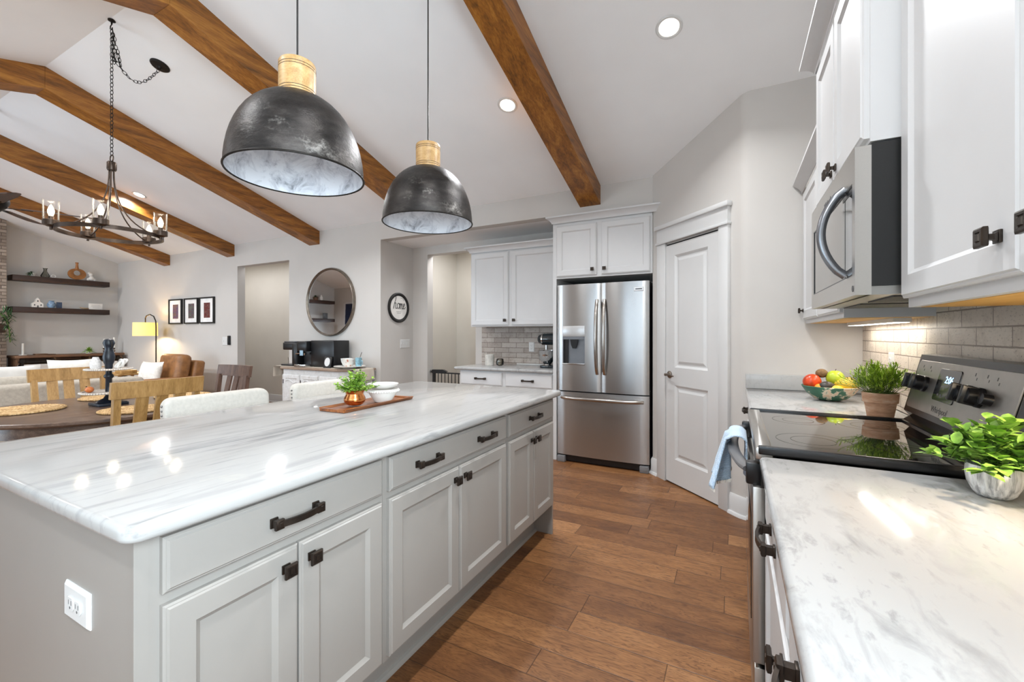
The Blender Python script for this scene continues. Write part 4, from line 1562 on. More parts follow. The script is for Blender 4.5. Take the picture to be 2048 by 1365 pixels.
# --- fruit bowl on the far right counter
fx, fy, fz = .475, 2.945, .901
bw = NT('painted_dough_bowl')
v = bw.coord()
n1 = bw.noise(v, 9, 6, .7)
sp = bw.n('ShaderNodeSeparateXYZ', ins={0: v})
edge = bw.math('ADD', n1, bw.math('MULTIPLY', sp.outputs[0], -1.2))
bw.p(col=bw.ramp(edge, [(.46, (216, 186, 156)), (.50, (226, 212, 190)), (.52, (66, 112, 88)), (.8, (42, 92, 70))]), rough=.5)
b = MB()
b.lathe([(0, 0), (.045, 0), (.075, .010), (.110, .040), (.134, .078), (.130, .080), (.105, .046), (.070, .018), (0, .012)], 48, (fx, fy, fz))
one('fruit_bowl', b, bw.m, 'round bowl with peeling green and tan paint, full of fruit', 'bowl', (fx, fy, fz), smooth=50)


def fruit(name, label, c, r, m, fn=None, stem=None, rot=0):
    t = thing(name, label, 'fruit', c)
    b = MB(Matrix.Translation(c) @ Matrix.Rotation(R(rot), 4, 'Z') @ Matrix.Rotation(R(12), 4, 'X'))
    b.ball((0, 0, 0), r, 24, 16, fn)
    b.build('flesh', m, t, 80)
    rz = r[2] if isinstance(r, tuple) else r
    if stem:
        s_ = MB(Matrix.Translation(c))
        s_.tube([(0, 0, rz * .78), (.002, 0, rz * 1.02), (.005, .001, rz * 1.15)], [.0022, .0018, .002], 6)
        s_.build('stem', m_shelf, t)
    return t


def apple(x, y, z):
    d_ = math.sqrt(x * x + y * y)
    return x, y, z - .28 * max(0, 1 - d_ / .55) ** 1.3 * (1 if z > 0 else -.6)


def lemon(x, y, z):
    return x * (1 + .28 * abs(x) ** 8), y, z


def pear(x, y, z):
    k = 1 - .22 * max(0, x)
    return x * 1.1, y * k, z * k


fruit('mango', 'red mango at the left of the fruit bowl', (fx - .082, fy - .002, fz + .098), (.046, .042, .044), flat('mango_red', (190, 66, 30), .3, var=.28, scale=14), None, None, 20)
fruit('kiwi', 'brown kiwi on top at the back of the fruit bowl', (fx - .034, fy + .020, fz + .146), (.030, .026, .025), flat('kiwi_brown', (122, 94, 62), .85, var=.12, scale=80, bump=.3, bscale=200))
fruit('apple', 'yellow-green apple on top of the fruit bowl', (fx + .026, fy + .010, fz + .122), .044, flat('apple_green', (172, 192, 50), .3, var=.08, scale=14), apple, True)
fruit('avocado', 'dark avocado at the front of the fruit bowl', (fx - .022, fy - .066, fz + .082), (.036, .028, .027), flat('avocado_dark', (58, 52, 46), .4, var=.2, scale=40, bump=.4, bscale=120), pear, None, 10)
fruit('lemon', 'large yellow lemon at the right front of the fruit bowl', (fx + .066, fy - .050, fz + .095), (.043, .034, .034), flat('lemon_yellow', (234, 196, 56), .4, var=.05, scale=30, bump=.15, bscale=180), lemon, None, -20)
fruit('lemon', 'small yellow lemon half sunk between avocado and large lemon', (fx + .018, fy - .074, fz + .066), (.034, .026, .024), flat('lemon_yellow', (234, 196, 56), .4), lemon)
fruit('orange', 'orange at the right back of the fruit bowl', (fx + .088, fy + .010, fz + .096), .034, flat('orange_peel', (232, 150, 36), .45, var=.05, bump=.2, bscale=160))
fruit('orange', 'orange tucked below the mango in the fruit bowl', (fx - .056, fy - .062, fz + .070), .024, flat('orange_peel', (232, 150, 36), .45))

# --- stand mixer in the niche
mx_, my_ = -1.79, 4.42
t = thing('stand_mixer', 'dark stand mixer with steel bowl at the right end of the niche counter', 'mixer', (mx_, my_, .901))
m_mix = flat('mixer_dark_teal', (24, 36, 42), .2, var=.06, coat=.5)
b = MB(Matrix.Translation((mx_, my_, .901)))
b.prism(rrect(-.12, .15, -.09, .09, .05), 0, .028, .008, 2)
b.prism(rrect(.055, .14, -.05, .05, .03), .02, .26)
b.build('base', m_mix, t, 40)
hdm = MB(Matrix.Translation((mx_, my_, .901 + .315)) @ Matrix.Rotation(R(90), 4, 'Y'))
hdm.lathe([(0, -.16), (.03, -.158), (.055, -.14), (.068, -.08), (.072, .0), (.070, .08), (.055, .135), (.03, .15), (0, .152)], 28, sx=.92)
hdm.build('motor_head', m_mix, t, 60)
MB(Matrix.Translation((mx_, my_, .901 + .315)) @ Matrix.Rotation(R(90), 4, 'Y')).lathe([(.0705, -.10), (.0725, -.10), (.0735, -.085), (.0705, -.085)], 28, sx=.92, ring=True).build('trim_band', m_chrome, t, 60)
MB().lathe([(0, 0), (.045, 0), (.04, .012), (.085, .06), (.10, .11), (.104, .16), (.108, .163), (.101, .163), (.096, .11), (0, .05)], 36, (mx_ - .05, my_, .929)).build('mixing_bowl', m_chrome, t, 50)
MB().tube([(mx_ + .058, my_ - .05, 1.07), (mx_ + .09, my_ - .07, 1.06), (mx_ + .09, my_ - .07, 1.0), (mx_ + .05, my_ - .05, .985)], .005, 8).build('bowl_handle', m_chrome, t)
MB().lathe([(0, 0), (.014, 0), (.014, .05), (0, .05)], 14, (mx_ - .06, my_, 1.10)).build('beater_shaft', m_chrome, t)

b = MB()
b.lathe([(0, 0), (.052, 0), (.054, .006), (.056, .125), (.058, .130), (.052, .130), (.050, .02), (0, .012)], 32, (-2.60, 4.45, .901))
one('canister', b, flat('marbled_ceramic', (212, 208, 200), .4, var=.08, scale=18), 'white ceramic canister at the left of the niche counter', 'canister', (-2.60, 4.45, .901), smooth=40)
b = MB()
b.shell([(.02, .002), (.042, .012), (.048, .045), (.040, .08), (.030, .085), (.028, .082), (.037, .078), (.044, .045), (.038, .015), (.0, .008)], 24, (-2.44, 4.42, .901))
one('glass_votive', b, glass('frosted_glass', (225, 222, 214), .1, .45), 'small cut glass votive next to the white canister', 'votive', (-2.44, 4.42, .901), smooth=30)
b = MB().box(-2.36, -2.0, 4.69, 4.705, .901, .918, .002)
one('cord_channel', b, m_plate, 'thin white strip along the back of the niche counter', 'strip', (-2.18, 4.69, .901))

# ---------------------------------------------------------------- wall decor on the mirror wall
def ringY(name, label, cat, c, r, th, depth, mfr, mface, F0=FY):
    Mx = frame(c, F0)
    t = thing(name, label, cat, c)
    MB(Mx).lathe([(r - th, .0), (r, .0), (r, depth * .7), (r - th * .35, depth), (r - th * .7, depth * .8), (r - th, depth * .55)], 72, ring=True).build('frame', mfr, t, 40)
    MB(Mx).lathe([(0, .002), (r - th + .002, .002), (r - th + .002, depth * .45), (0, depth * .45)], 72).build(*mface, t, 30)
    return t, Mx


m_mirror = flat('mirror_glass', (232, 234, 236), .015, metal=1.0, var=.002)
ringY('round_mirror', 'large round mirror with a slim pewter frame above the white sideboard', 'mirror', (-4.905, YW, 1.712), .468, .030, .045,
      flat('pewter_frame', (132, 124, 114), .35, metal=.9, var=.1, scale=20), ('mirror_glass', m_mirror))
t, Mx = ringY('home_sign', 'round black-framed sign reading home on the nook wall', 'sign', (XN, 4.425, 1.628), .20, .042, .022, m_matblack,
              ('sign_face', flat('sign_face_white', (232, 229, 224), .6)), FXP)
def crom(P, n=6):
    out = []
    P = [P[0]] + list(P) + [P[-1]]
    for i in range(1, len(P) - 2):
        for j in range(n):
            f = j / n
            out.append(tuple(.5 * ((2 * P[i][k]) + (P[i + 1][k] - P[i - 1][k]) * f + (2 * P[i - 1][k] - 5 * P[i][k] + 4 * P[i + 1][k] - P[i + 2][k]) * f * f + (3 * P[i][k] - P[i - 1][k] - 3 * P[i + 1][k] + P[i + 2][k]) * f ** 3) for k in (0, 1)))
    return out + [P[-2]]


hm = MB(Mx @ Matrix.Translation((.002, .02, 0)))
for st_ in ([(-.125, .07), (-.095, .112), (-.060, .118), (-.055, .09), (-.08, .03), (-.098, -.035)], [(-.096, -.02), (-.082, .022), (-.064, .040), (-.054, .026), (-.062, -.012), (-.052, -.032), (-.036, -.022)],
            [(-.012 + .021 * math.cos(R(a)) + .006 * math.sin(R(a)), .004 + .033 * math.sin(R(a))) for a in range(60, 440, 30)], [(.012, .034), (.014, .020), (.006, -.034)],
            [(.008, -.012), (.022, .026), (.033, .034), (.036, .018), (.028, -.032)], [(.031, -.012), (.045, .026), (.056, .034), (.059, .016), (.053, -.022), (.062, -.032), (.072, -.02)],
            [(.074, -.004), (.094, .008), (.102, .026), (.092, .036), (.079, .02), (.078, -.014), (.090, -.031), (.118, -.008)]):
    hm.tube([(x * 1.08, y * 1.08, .0108) for x, y in crom(st_)], .0042, 6)
hm.build('lettering', m_matblack, t, 60)
tx = MB(Mx)
tx.tube([(.03, .135, .0106), (.07, .128, .0106), (.10, .10, .0106)], .002, 5)
for i, (w_, v_) in enumerate(((.09, -.055), (.075, -.075))):
    tx.box(-w_ / 2, w_ / 2, v_ - .002, v_ + .002, .0100, .0106)
tx.build('flourish', m_slot, t, 40)

for i, (x0, lab) in enumerate(((-9.115, 'left of the three black framed photos on the living room wall'), (-8.60, 'middle one of the three black framed photos on the living room wall'),
                               (-8.115, 'right of the three black framed photos, nearest the hall opening'))):
    w_, h_ = .435, .445
    t = thing('picture_frame', lab, 'picture', (x0 + w_ / 2, YW, 1.457 + h_ / 2), 'three framed photos in a row')
    F = frame((x0, YW, 1.457), FY)
    f = MB(F)
    for u0, u1, v0, v1 in ((0, .022, 0, h_), (w_ - .022, w_, 0, h_), (.022, w_ - .022, 0, .022), (.022, w_ - .022, h_ - .022, h_)):
        f.box(u0, u1, v0, v1, 0, .032)
    f.build('frame', m_matblack, t, 0)
    MB(F).box(.022, w_ - .022, .022, h_ - .022, 0, .016).build('mat_board', flat('mat_board_white', (238, 236, 233), .8), t, 0)
    ph = NT('photo_print_%d' % i)
    v = ph.coord('Generated')
    nn = ph.noise(v, 5 + i, 4, .6, .5)
    hues = [((30, 36, 58), (146, 112, 92), (58, 74, 120), (190, 90, 70)), ((38, 46, 40), (120, 120, 104), (64, 66, 90), (170, 92, 60)), ((46, 22, 24), (120, 44, 40), (84, 66, 70), (176, 120, 96))][i]
    ph.p(col=ph.ramp(nn, [(.3, hues[0]), (.45, hues[1]), (.55, hues[2]), (.72, hues[3])]), rough=.3)
    MB(F).box(.125, w_ - .125, .095, h_ - .095, .014, .0168).build('photo_print', ph.m, t, 0)

# ---------------------------------------------------------------- baby gate in the rear opening
g = thing('baby_gate', 'black metal baby gate across the rear passage opening', 'gate', (-3.35, 4.78, 0))
b = MB()
b.box(-3.70, -3.66, 4.77, 4.80, .03, .78, .004).box(-3.0, -2.975, 4.77, 4.80, .03, .76, .004).box(-3.66, -3.0, 4.775, 4.795, .735, .752).box(-3.66, -3.0, 4.775, 4.795, .05, .07)
b.box(-3.70, -3.685, 4.765, 4.805, .0, .04)
b.box(-3.0, -2.985, 4.765, 4.805, .0, .04)
b.build('frame', m_matblack, g, 0)
b = MB()
for i in range(11):
    x = -3.61 + i * .056
    b.tube([(x, 4.785, .06), (x, 4.785, .745)], .006, 8)
b.build('bars', m_matblack, g)
b = MB()
b.prism([(-3.72, .755), (-3.70, .785), (-3.52, .79), (-3.46, .765), (-3.50, .745), (-3.60, .74), (-3.70, .735)], -4.805, -4.765)
for v_ in b.bm.verts:
    v_.co = Vector((v_.co.x, -v_.co.z, v_.co.y))
b.build('latch', m_black, g, 30)
MB(Matrix.Translation((-3.722, 4.785, .76)) @ Matrix.Rotation(R(90), 4, 'Y')).lathe([(0, -.02), (.022, -.02), (.022, -.008), (.008, -.006), (.008, .02), (0, .02)], 16).build('wall_cup', m_chrome, g)

# ---------------------------------------------------------------- sideboard and the things on it
SB = thing('sideboard', 'white distressed sideboard with canted ends under the round mirror', 'sideboard', (-4.82, 3.88, 0))
ds_ = NT('distressed_white_paint')
v = ds_.coord()
n1 = ds_.noise(v, 22, 6, .75)
ds_.p(col=ds_.ramp(n1, [(.30, (150, 132, 112)), (.36, (206, 204, 200)), (.6, (222, 221, 220))]), rough=.6)
poly = [(-5.54, 4.055), (-5.54, 3.88), (-5.34, 3.70), (-4.30, 3.70), (-4.10, 3.88), (-4.10, 4.055)]
MB().prism(poly, .09, .812).build('body', ds_.m, SB, 0)
b = MB()
for x, y in ((-5.50, 3.90), (-5.50, 4.02), (-5.30, 3.74), (-4.34, 3.74), (-4.14, 3.90), (-4.14, 4.02)):
    b.lathe([(.016, 0), (.028, .05), (.024, .09), (.024, .1)], 12, (x, y, 0))
    b.build('foot', ds_.m, SB) if False else None
b.bm.free()
for x, y in ((-5.50, 3.90), (-5.50, 4.02), (-5.30, 3.74), (-4.34, 3.74), (-4.14, 3.90), (-4.14, 4.02)):
    MB().lathe([(.016, 0), (.028, .05), (.024, .09), (.024, .1)], 12, (x, y, 0)).build('foot', ds_.m, SB)
pt = [(-5.575, 4.085), (-5.575, 3.865), (-5.36, 3.665), (-4.28, 3.665), (-4.065, 3.865), (-4.065, 4.085)]
MB().prism(pt, .812, .842, .008, 2).build('top', wood('sideboard_top_wood', (112, 92, 76), (146, 124, 106), (172, 152, 134), 'X', 1.2), SB, 30)
for k, (o, U_, w_) in enumerate(((Vector((-5.54, 3.88, 0)), (.743, -.669, 0), .269), (Vector((-5.34, 3.70, 0)), FY, .345), (Vector((-4.993, 3.70, 0)), FY, .346), (Vector((-4.646, 3.70, 0)), FY, .345), (Vector((-4.30, 3.70, 0)), (.743, .669, 0), .269))):
    F = frame(o, U_)
    b = MB(F)
    door_geo(b, .015, w_ - .015, .13, .74, .016, .045)
    # scalloped moulding near the top of each panel
    pts = [(.06 + (w_ - .12) * i / 12, .655 + .018 * math.sin(math.pi * i / 6), .012) for i in range(13)]
    b.tube(pts, .005, 6)
    do = b.build('door', ds_.m, SB, 25)
    hb = MB(F)
    for v0 in (.19, .62):
        hb.box(.012, .022, v0, v0 + .055, .0, .020, .001)
    hb.build('hinge', m_iron, do, 0)
rn = MB()
rn.box(-5.56, -4.08, 3.72, 4.04, .8425, .8455)
for s_, x in ((1, -4.062), (-1, -5.579)):
    pts = [(x + s_ * (-.02 + .02 * math.sin(R(90 * i / 4))), .8455 - .0 - .02 * (1 - math.cos(R(90 * i / 4)))) for i in range(5)]
    pts += [(x + s_ * .004, .80), (x + s_ * .010, .74), (x + s_ * .012, .70)]
    vs, fs = [], []
    for j in range(17):
        y = 3.72 + .32 * j / 16
        for q, (a, c_) in enumerate(pts):
            wv = .006 * math.sin(j * 1.3) * max(0, q - 3) / 4
            vs.append((a + wv, y, c_))
            vs.append((a + wv + s_ * .003, y, c_ + .001))
    m_ = len(pts)
    for j in range(16):
        for q in range(m_ - 1):
            for e in (0, 1):
                fs.append((2 * (j * m_ + q) + e, 2 * (j * m_ + q + 1) + e, 2 * ((j + 1) * m_ + q + 1) + e, 2 * ((j + 1) * m_ + q) + e))
    rn.add(vs, fs)
one('table_runner', rn, flat('grey_linen_runner', (188, 178, 164), .9, bump=.2, bscale=240), 'greyish linen runner on the sideboard, hanging over its ends', 'cloth', (-4.82, 3.88, .843))
ZS = .846
# pod coffee maker seen from its side
t = thing('coffee_maker', 'black pod coffee maker at the left end of the sideboard', 'coffee maker', (-5.36, 3.85, ZS))
b = MB()
b.prism(rrect(-5.27, -5.17, 3.76, 3.95, .03), ZS, ZS + .30, .006)
b.prism(rrect(-5.50, -5.17, 3.76, 3.95, .03), ZS, ZS + .022, .005)
b.build('body', m_black, t, 30)
MB().prism(rrect(-5.48, -5.19, 3.77, 3.94, .04), ZS + .215, ZS + .315, .012).build('brew_head', m_black, t, 30)
MB().prism(rrect(-5.47, -5.20, 3.78, 3.93, .04), ZS + .315, ZS + .332, .006).build('lid', flat('dark_silver_plastic', (92, 92, 94), .35, metal=.5), t, 30)
b = MB()
b.shell([(.0, .003), (.030, .003), (.036, .09), (.034, .09), (.029, .006)], 20, (-5.40, 3.85, ZS + .022))
one('glass_tumbler', b, m_clear, 'clear glass standing on the pod coffee maker tray', 'glass', (-5.40, 3.85, ZS + .0225))
t = thing('espresso_machine', 'black espresso machine with a chrome drip tray, between coffee maker and black box', 'espresso machine', (-5.04, 3.83, ZS))
b = MB()
b.prism(rrect(-5.13, -4.95, 3.84, 4.02, .02), ZS, ZS + .335, .006)
b.prism(rrect(-5.13, -4.95, 3.74, 4.0, .02), ZS + .20, ZS + .335, .008)
b.build('body', m_black, t, 30)
MB().prism(rrect(-5.15, -4.93, 3.70, 3.90, .03), ZS, ZS + .034, .006).build('drip_tray', m_chrome, t, 30)
MB().box(-5.06, -5.0, 3.73, 3.742, ZS + .145, ZS + .215, .004).build('screen', flat('screen_blue_grey', (150, 178, 196), .15), t, 25)
b = MB()
b.lathe([(0, 0), (.026, 0), (.03, .03), (.022, .04), (0, .04)], 18, (-5.03, 3.775, ZS + .150))
b.tube([(-5.05, 3.765, ZS + .175), (-5.10, 3.70, ZS + .17)], .008, 8)
b.build('portafilter', m_chrome, t)
t = thing('toaster_oven', 'large glossy black box appliance at the middle of the sideboard', 'appliance', (-4.72, 3.92, ZS))
MB().box(-4.93, -4.50, 3.80, 4.05, ZS + .008, ZS + .345, .008).build('body', m_black, t, 30)
MB().box(-4.90, -4.53, 3.82, 4.04, ZS, ZS + .009).build('feet', m_matblack, t, 0)
F = Matrix.Translation((-4.555, 3.735, ZS)) @ Matrix.Rotation(R(-10), 4, 'X')
t = thing('round_photo_frame', 'small dark tabletop frame with a round white print on the sideboard', 'picture', (-4.555, 3.735, ZS))
MB(F).box(-.065, .065, 0, .018, 0, .145, .006).build('frame', m_matblack, t, 30)
Fp = F @ Matrix(((1, 0, 0, 0), (0, 0, -1, 0), (0, 1, 0, .076), (0, 0, 0, 1)))
MB(Fp).lathe([(0, 0), (.048, 0), (.048, .002), (0, .002)], 36, sy=1.15).build('print', m_plate, t, 30)
b = MB()
b.lathe([(0, 0), (.08, 0), (.10, .012), (.19, .026), (.19, .031), (.10, .020), (0, .010)], 48, (-4.27, 3.85, ZS))
one('serving_plate', b, m_cer, 'large white plate holding the bowls and mug on the sideboard', 'plate', (-4.27, 3.85, ZS), smooth=40)
pb = NT('floral_ceramic')
v = pb.coord()
vo = pb.n('ShaderNodeTexVoronoi', ins={'Vector': v, 'Scale': 28.0}).outputs[0]
pb.p(col=pb.ramp(vo, [(.12, (90, 112, 124)), (.3, (214, 220, 220)), (.6, (228, 228, 224))]), rough=.3)
pb2 = NT('floral_ceramic_red')
v = pb2.coord()
vo = pb2.n('ShaderNodeTexVoronoi', ins={'Vector': v, 'Scale': 24.0}).outputs[0]
pb2.p(col=pb2.ramp(vo, [(.12, (196, 120, 100)), (.3, (226, 220, 210)), (.6, (230, 228, 222))]), rough=.3)
for nm, x, y, m_, lab in (('bowl', -4.36, 3.88, pb.m, 'small bowl with blue pattern on the left of the sideboard plate'), ('bowl', -4.24, 3.80, pb2.m, 'small bowl with reddish pattern on the middle of the sideboard plate')):
    b = MB().lathe([(0, 0), (.035, 0), (.05, .02), (.066, .058), (.072, .098), (.068, .098), (.06, .058), (.04, .012), (0, .008)], 32, (x, y, ZS + .0215))
    one(nm, b, m_, lab, 'bowl', (x, y, ZS + .0215), smooth=50)
t = thing('mug', 'teal patterned mug with a spoon at the right of the sideboard plate', 'mug', (-4.13, 3.86, ZS + .026))
b = MB().lathe([(0, 0), (.034, 0), (.036, .006), (.040, .108), (.036, .108), (.033, .01), (0, .008)], 28, (-4.13, 3.86, ZS + .026))
b.build('cup', flat('teal_ceramic', (132, 172, 186), .35, var=.2, scale=40), t, 50)
MB().tube([(-4.13 + .04, 3.86, ZS + .10), (-4.13 + .066, 3.86, ZS + .095), (-4.13 + .066, 3.86, ZS + .055), (-4.13 + .038, 3.86, ZS + .05)], .005, 8).build('handle', flat('teal_ceramic', (132, 172, 186)), t)
b = MB().tube([(-4.14, 3.86, ZS + .045), (-4.10, 3.86, ZS + .15), (-4.075, 3.86, ZS + .205)], .003, 6)
one('spoon', b, m_chrome, 'small metal spoon standing in the teal mug', 'spoon', (-4.13, 3.86, ZS + .045))

# ---------------------------------------------------------------- counter stools
st = thing('counter_stool', 'cream upholstered counter stool nearer the dining table', 'stool', (0, 0, 0), 'upholstered counter stools at the island')
# local: seat centre above origin, facing +Y, back at -Y
b = MB()
b.prism(rrect(-.25, .25, -.22, .22, .05), .60, .685, .02, 3)
b.build('seat', m_linen, st, 60)
nu = 24
vs = MB()
bm_ = bmesh.new()
F = Matrix(((1, 0, 0, 0), (0, 0, 1, 0), (0, 1, 0, 0), (0, 0, 0, 1)))
tb = MB(F)
tb.prism(rrect(-.26, .26, .66, .957, .045, 6), -.255, -.19, .018, 3)
bm_.free()
for v_ in tb.bm.verts:
    v_.co.y -= .06 * (v_.co.z - .66) - .05 * (v_.co.x / .26) ** 2 * .6
tb.build('backrest', m_linen, st, 60)
nh = MB()
for sx in (-1, 1):
    for i in range(11):
        z = .70 + .022 * i
        nh.ball((sx * .261, -.222 - .06 * (z - .66) + .03, z), .0055, 8, 6)
nh.build('nailheads', flat('pewter_nailhead', (150, 148, 146), .3, metal=1.0), st, 80)
for sx in (-1, 1):
    for sy in (-1, 1):
        MB().tube([(sx * .21, sy * .18, .61), (sx * .235, sy * .205, 0)], [.024, .016], 4).build('leg', m_oakd, st, 30)
    MB().tube([(sx * .222, -.19, .25), (sx * .222, .19, .25)], .011, 8).build('stretcher', m_oakd, st)
MB().tube([(-.222, .19, .2), (.222, .19, .2)], .012, 8).build('footrest', m_oakd, st)
st.location = (-2.225, 1.32, 0)
st.rotation_euler = (0, 0, R(-90))
dup(st, (-2.225, 2.0, 0), R(-90), 'cream upholstered counter stool behind the island plant, nearer the refrigerator')

# ---------------------------------------------------------------- dining table
TX, TY, TZ = -4.0, 1.42, .76
dt = thing('dining_table', 'round dark brown pedestal dining table at the left', 'table', (TX, TY, 0))
MB().lathe([(0, -.035), (.66, -.035), (.685, -.03), (.70, -.018), (.70, -.004), (.694, 0), (0, 0)], 96, (TX, TY, TZ)).build('tabletop', m_table, dt, 30)
MB().lathe([(.60, -.11), (.615, -.11), (.615, -.034), (.60, -.034)], 72, (TX, TY, TZ), ring=True).build('apron', m_table, dt, 30)
MB().lathe([(0, .06), (.12, .06), (.12, .1), (.07, .16), (.10, .30), (.12, .42), (.07, .56), (.14, .70), (0, .726)], 32, (TX, TY, 0)).build('pedestal', m_table, dt, 40)
for k in range(4):
    a = R(45 + 90 * k)
    Mx = Matrix.Translation((TX, TY, 0)) @ Matrix.Rotation(a, 4, 'Z') @ Matrix(((1, 0, 0, 0), (0, 0, 1, 0), (0, 1, 0, 0), (0, 0, 0, 1)))
    MB(Mx).prism([(.05, .06), (.12, .16), (.30, .11), (.42, .04), (.42, 0), (.36, 0), (.28, .05)], -.035, .035).build('foot', m_table, dt, 20)
wk = NT('woven_water_hyacinth')
v = wk.coord()
n1 = wk.noise(v, 40, 4)
wk.p(col=wk.ramp(n1, [(.3, (140, 106, 66)), (.5, (190, 154, 104)), (.7, (218, 188, 142))]), rough=.8)
mats_ = ((-4.19, 1.03, 'braided round placemat at the left front of the dining table', .222), (-4.42, 1.58, 'braided round placemat at the far side of the dining table', .19),
         (-3.56, 1.40, 'braided round placemat behind the near oak chair', .19), (-4.02, 1.90, 'braided round placemat in front of the dark brown chair', .19))
pm0 = None
for x, y, lab, r in mats_:
    if pm0 is None:
        b = MB()
        rr = .20
        while rr > .02:
            n_ = max(8, int(2 * math.pi * rr / .017))
            for i in range(n_):
                a = 2 * math.pi * i / n_
                b.M = Matrix.Translation((rr * math.cos(a), rr * math.sin(a), .0075)) @ Matrix.Rotation(a + R(62), 4, 'Z')
                b.ball((0, 0, 0), (.015, .0082, .0072), 6, 4)
            rr -= .0175
        b.M = Matrix()
        b.lathe([(0, 0), (.19, 0), (.19, .006), (0, .006)], 32)
        pm0 = b.build('placemat', wk.m, None, 80)
        o = pm0
    else:
        o = pm0.copy()
        COL.objects.link(o)
    o.location = (x, y, TZ + .0005)
    o.scale = (r / .21,) * 3
    tag(o, lab, 'placemat', 'braided placemats on the dining table')

# tiered stand
ts = thing('tiered_stand', 'dark blue turned two-tier stand in the middle of the dining table', 'tiered tray', (TX, TY, TZ))
m_post = flat('worn_navy_paint', (17, 25, 36), .4, var=.3, scale=30)
b = MB()
b.box(TX - .085, TX + .085, TY - .085, TY + .085, TZ + .0005, TZ + .022, .004)
b.lathe([(.075, .02), (.06, .035), (.03, .05), (.02, .07), (.018, .19), (.028, .20), (.028, .212), (.018, .225), (.017, .255), (.022, .27), (.022, .29), (.03, .31), (.035, .345), (.028, .38), (.022, .40), (.028, .425), (.034, .445), (.026, .47), (0, .478)], 24, (TX, TY, TZ))
b.build('post', m_post, ts, 50)
MB().tube([(TX + .032 * math.cos(R(a)) * 1.6, TY, TZ + .435 + .036 * math.sin(R(a))) for a in range(0, 360, 18)], .004, 6, closed=True).build('ring_handle', m_iron, ts)
for r, z in ((.15, .088), (.125, .252)):
    b = MB().lathe([(0, 0), (r, 0), (r + .004, .006), (r, .014), (r - .012, .014), (r - .014, .008), (0, .008)], 48, (TX, TY, TZ + z))
    to = b.build('tray', flat('whitewashed_tray_wood', (176, 164, 152), .6, var=.1, scale=20), ts, 40)
    b = MB()
    for i in range(60):
        a = 2 * math.pi * i / 60
        b.ball((TX + (r + .003) * math.cos(a), TY + (r + .003) * math.sin(a), TZ + z + .007), .006, 6, 5)
    b.build('beaded_edge', flat('bead_white', (214, 206, 196), .6), to, 80)
zt = TZ + .2605
b = MB()
for k in range(3):
    b.tube([(TX + .055 + .032 * math.cos(2 * math.pi * i / 20) * math.cos(k * 1.05), TY + .05 + .032 * math.cos(2 * math.pi * i / 20) * math.sin(k * 1.05), zt + .036 + .028 * math.sin(2 * math.pi * i / 20 + k)) for i in range(20)], .008, 8, closed=True)
one('knot_ornament', b, m_cer, 'white knotted ornament on the upper tier of the dark stand', 'ornament', (TX + .055, TY + .05, zt), smooth=60)
b = MB().lathe([(0, 0), (.028, 0), (.034, .03), (.030, .055), (.020, .07), (.016, .085), (0, .085)], 20, (TX - .05, TY - .055, zt))
one('ceramic_jar', b, flat('speckled_white', (220, 216, 212), .5, var=.1, scale=90), 'white speckled jar on the upper tier, left of the post', 'jar', (TX - .05, TY - .055, zt), smooth=50)
zt = TZ + .0965
b = MB().tube([(TX + .09 + .03 * math.cos(R(a)), TY + .06, zt + .035 + .034 * math.sin(R(a))) for a in range(0, 360, 15)], .004, 6, closed=True)
b.lathe([(0, 0), (.02, 0), (.02, .004), (0, .004)], 16, (TX + .09, TY + .06, zt))
one('ring_ornament', b, m_chrome, 'pale ring ornament on the lower tier, right of the post', 'ornament', (TX + .09, TY + .06, zt))
b = MB().ball((TX - .03, TY - .095, zt + .022), (.03, .024, .022), 16, 10)
one('gourd', b, flat('orange_gourd', (196, 110, 52), .4, var=.12), 'small orange gourd on the lower tier of the stand', 'ornament', (TX - .03, TY - .095, zt), smooth=80)
b = MB().tube([(TX - .10, TY - .06, zt + .003), (TX - .11, TY - .075, zt + .03), (TX - .10, TY - .09, zt + .04), (TX - .085, TY - .09, zt + .02), (TX - .08, TY - .08, zt + .003)], .0025, 6)
b.tube([(TX - .09, TY - .08, zt + .004), (TX - .05, TY - .10, zt + .022)], .003, 6)
one('wire_bird', b, m_iron, 'little bent wire figure on the lower tier, at its left edge', 'ornament', (TX - .10, TY - .07, zt))

# ---------------------------------------------------------------- dining chairs


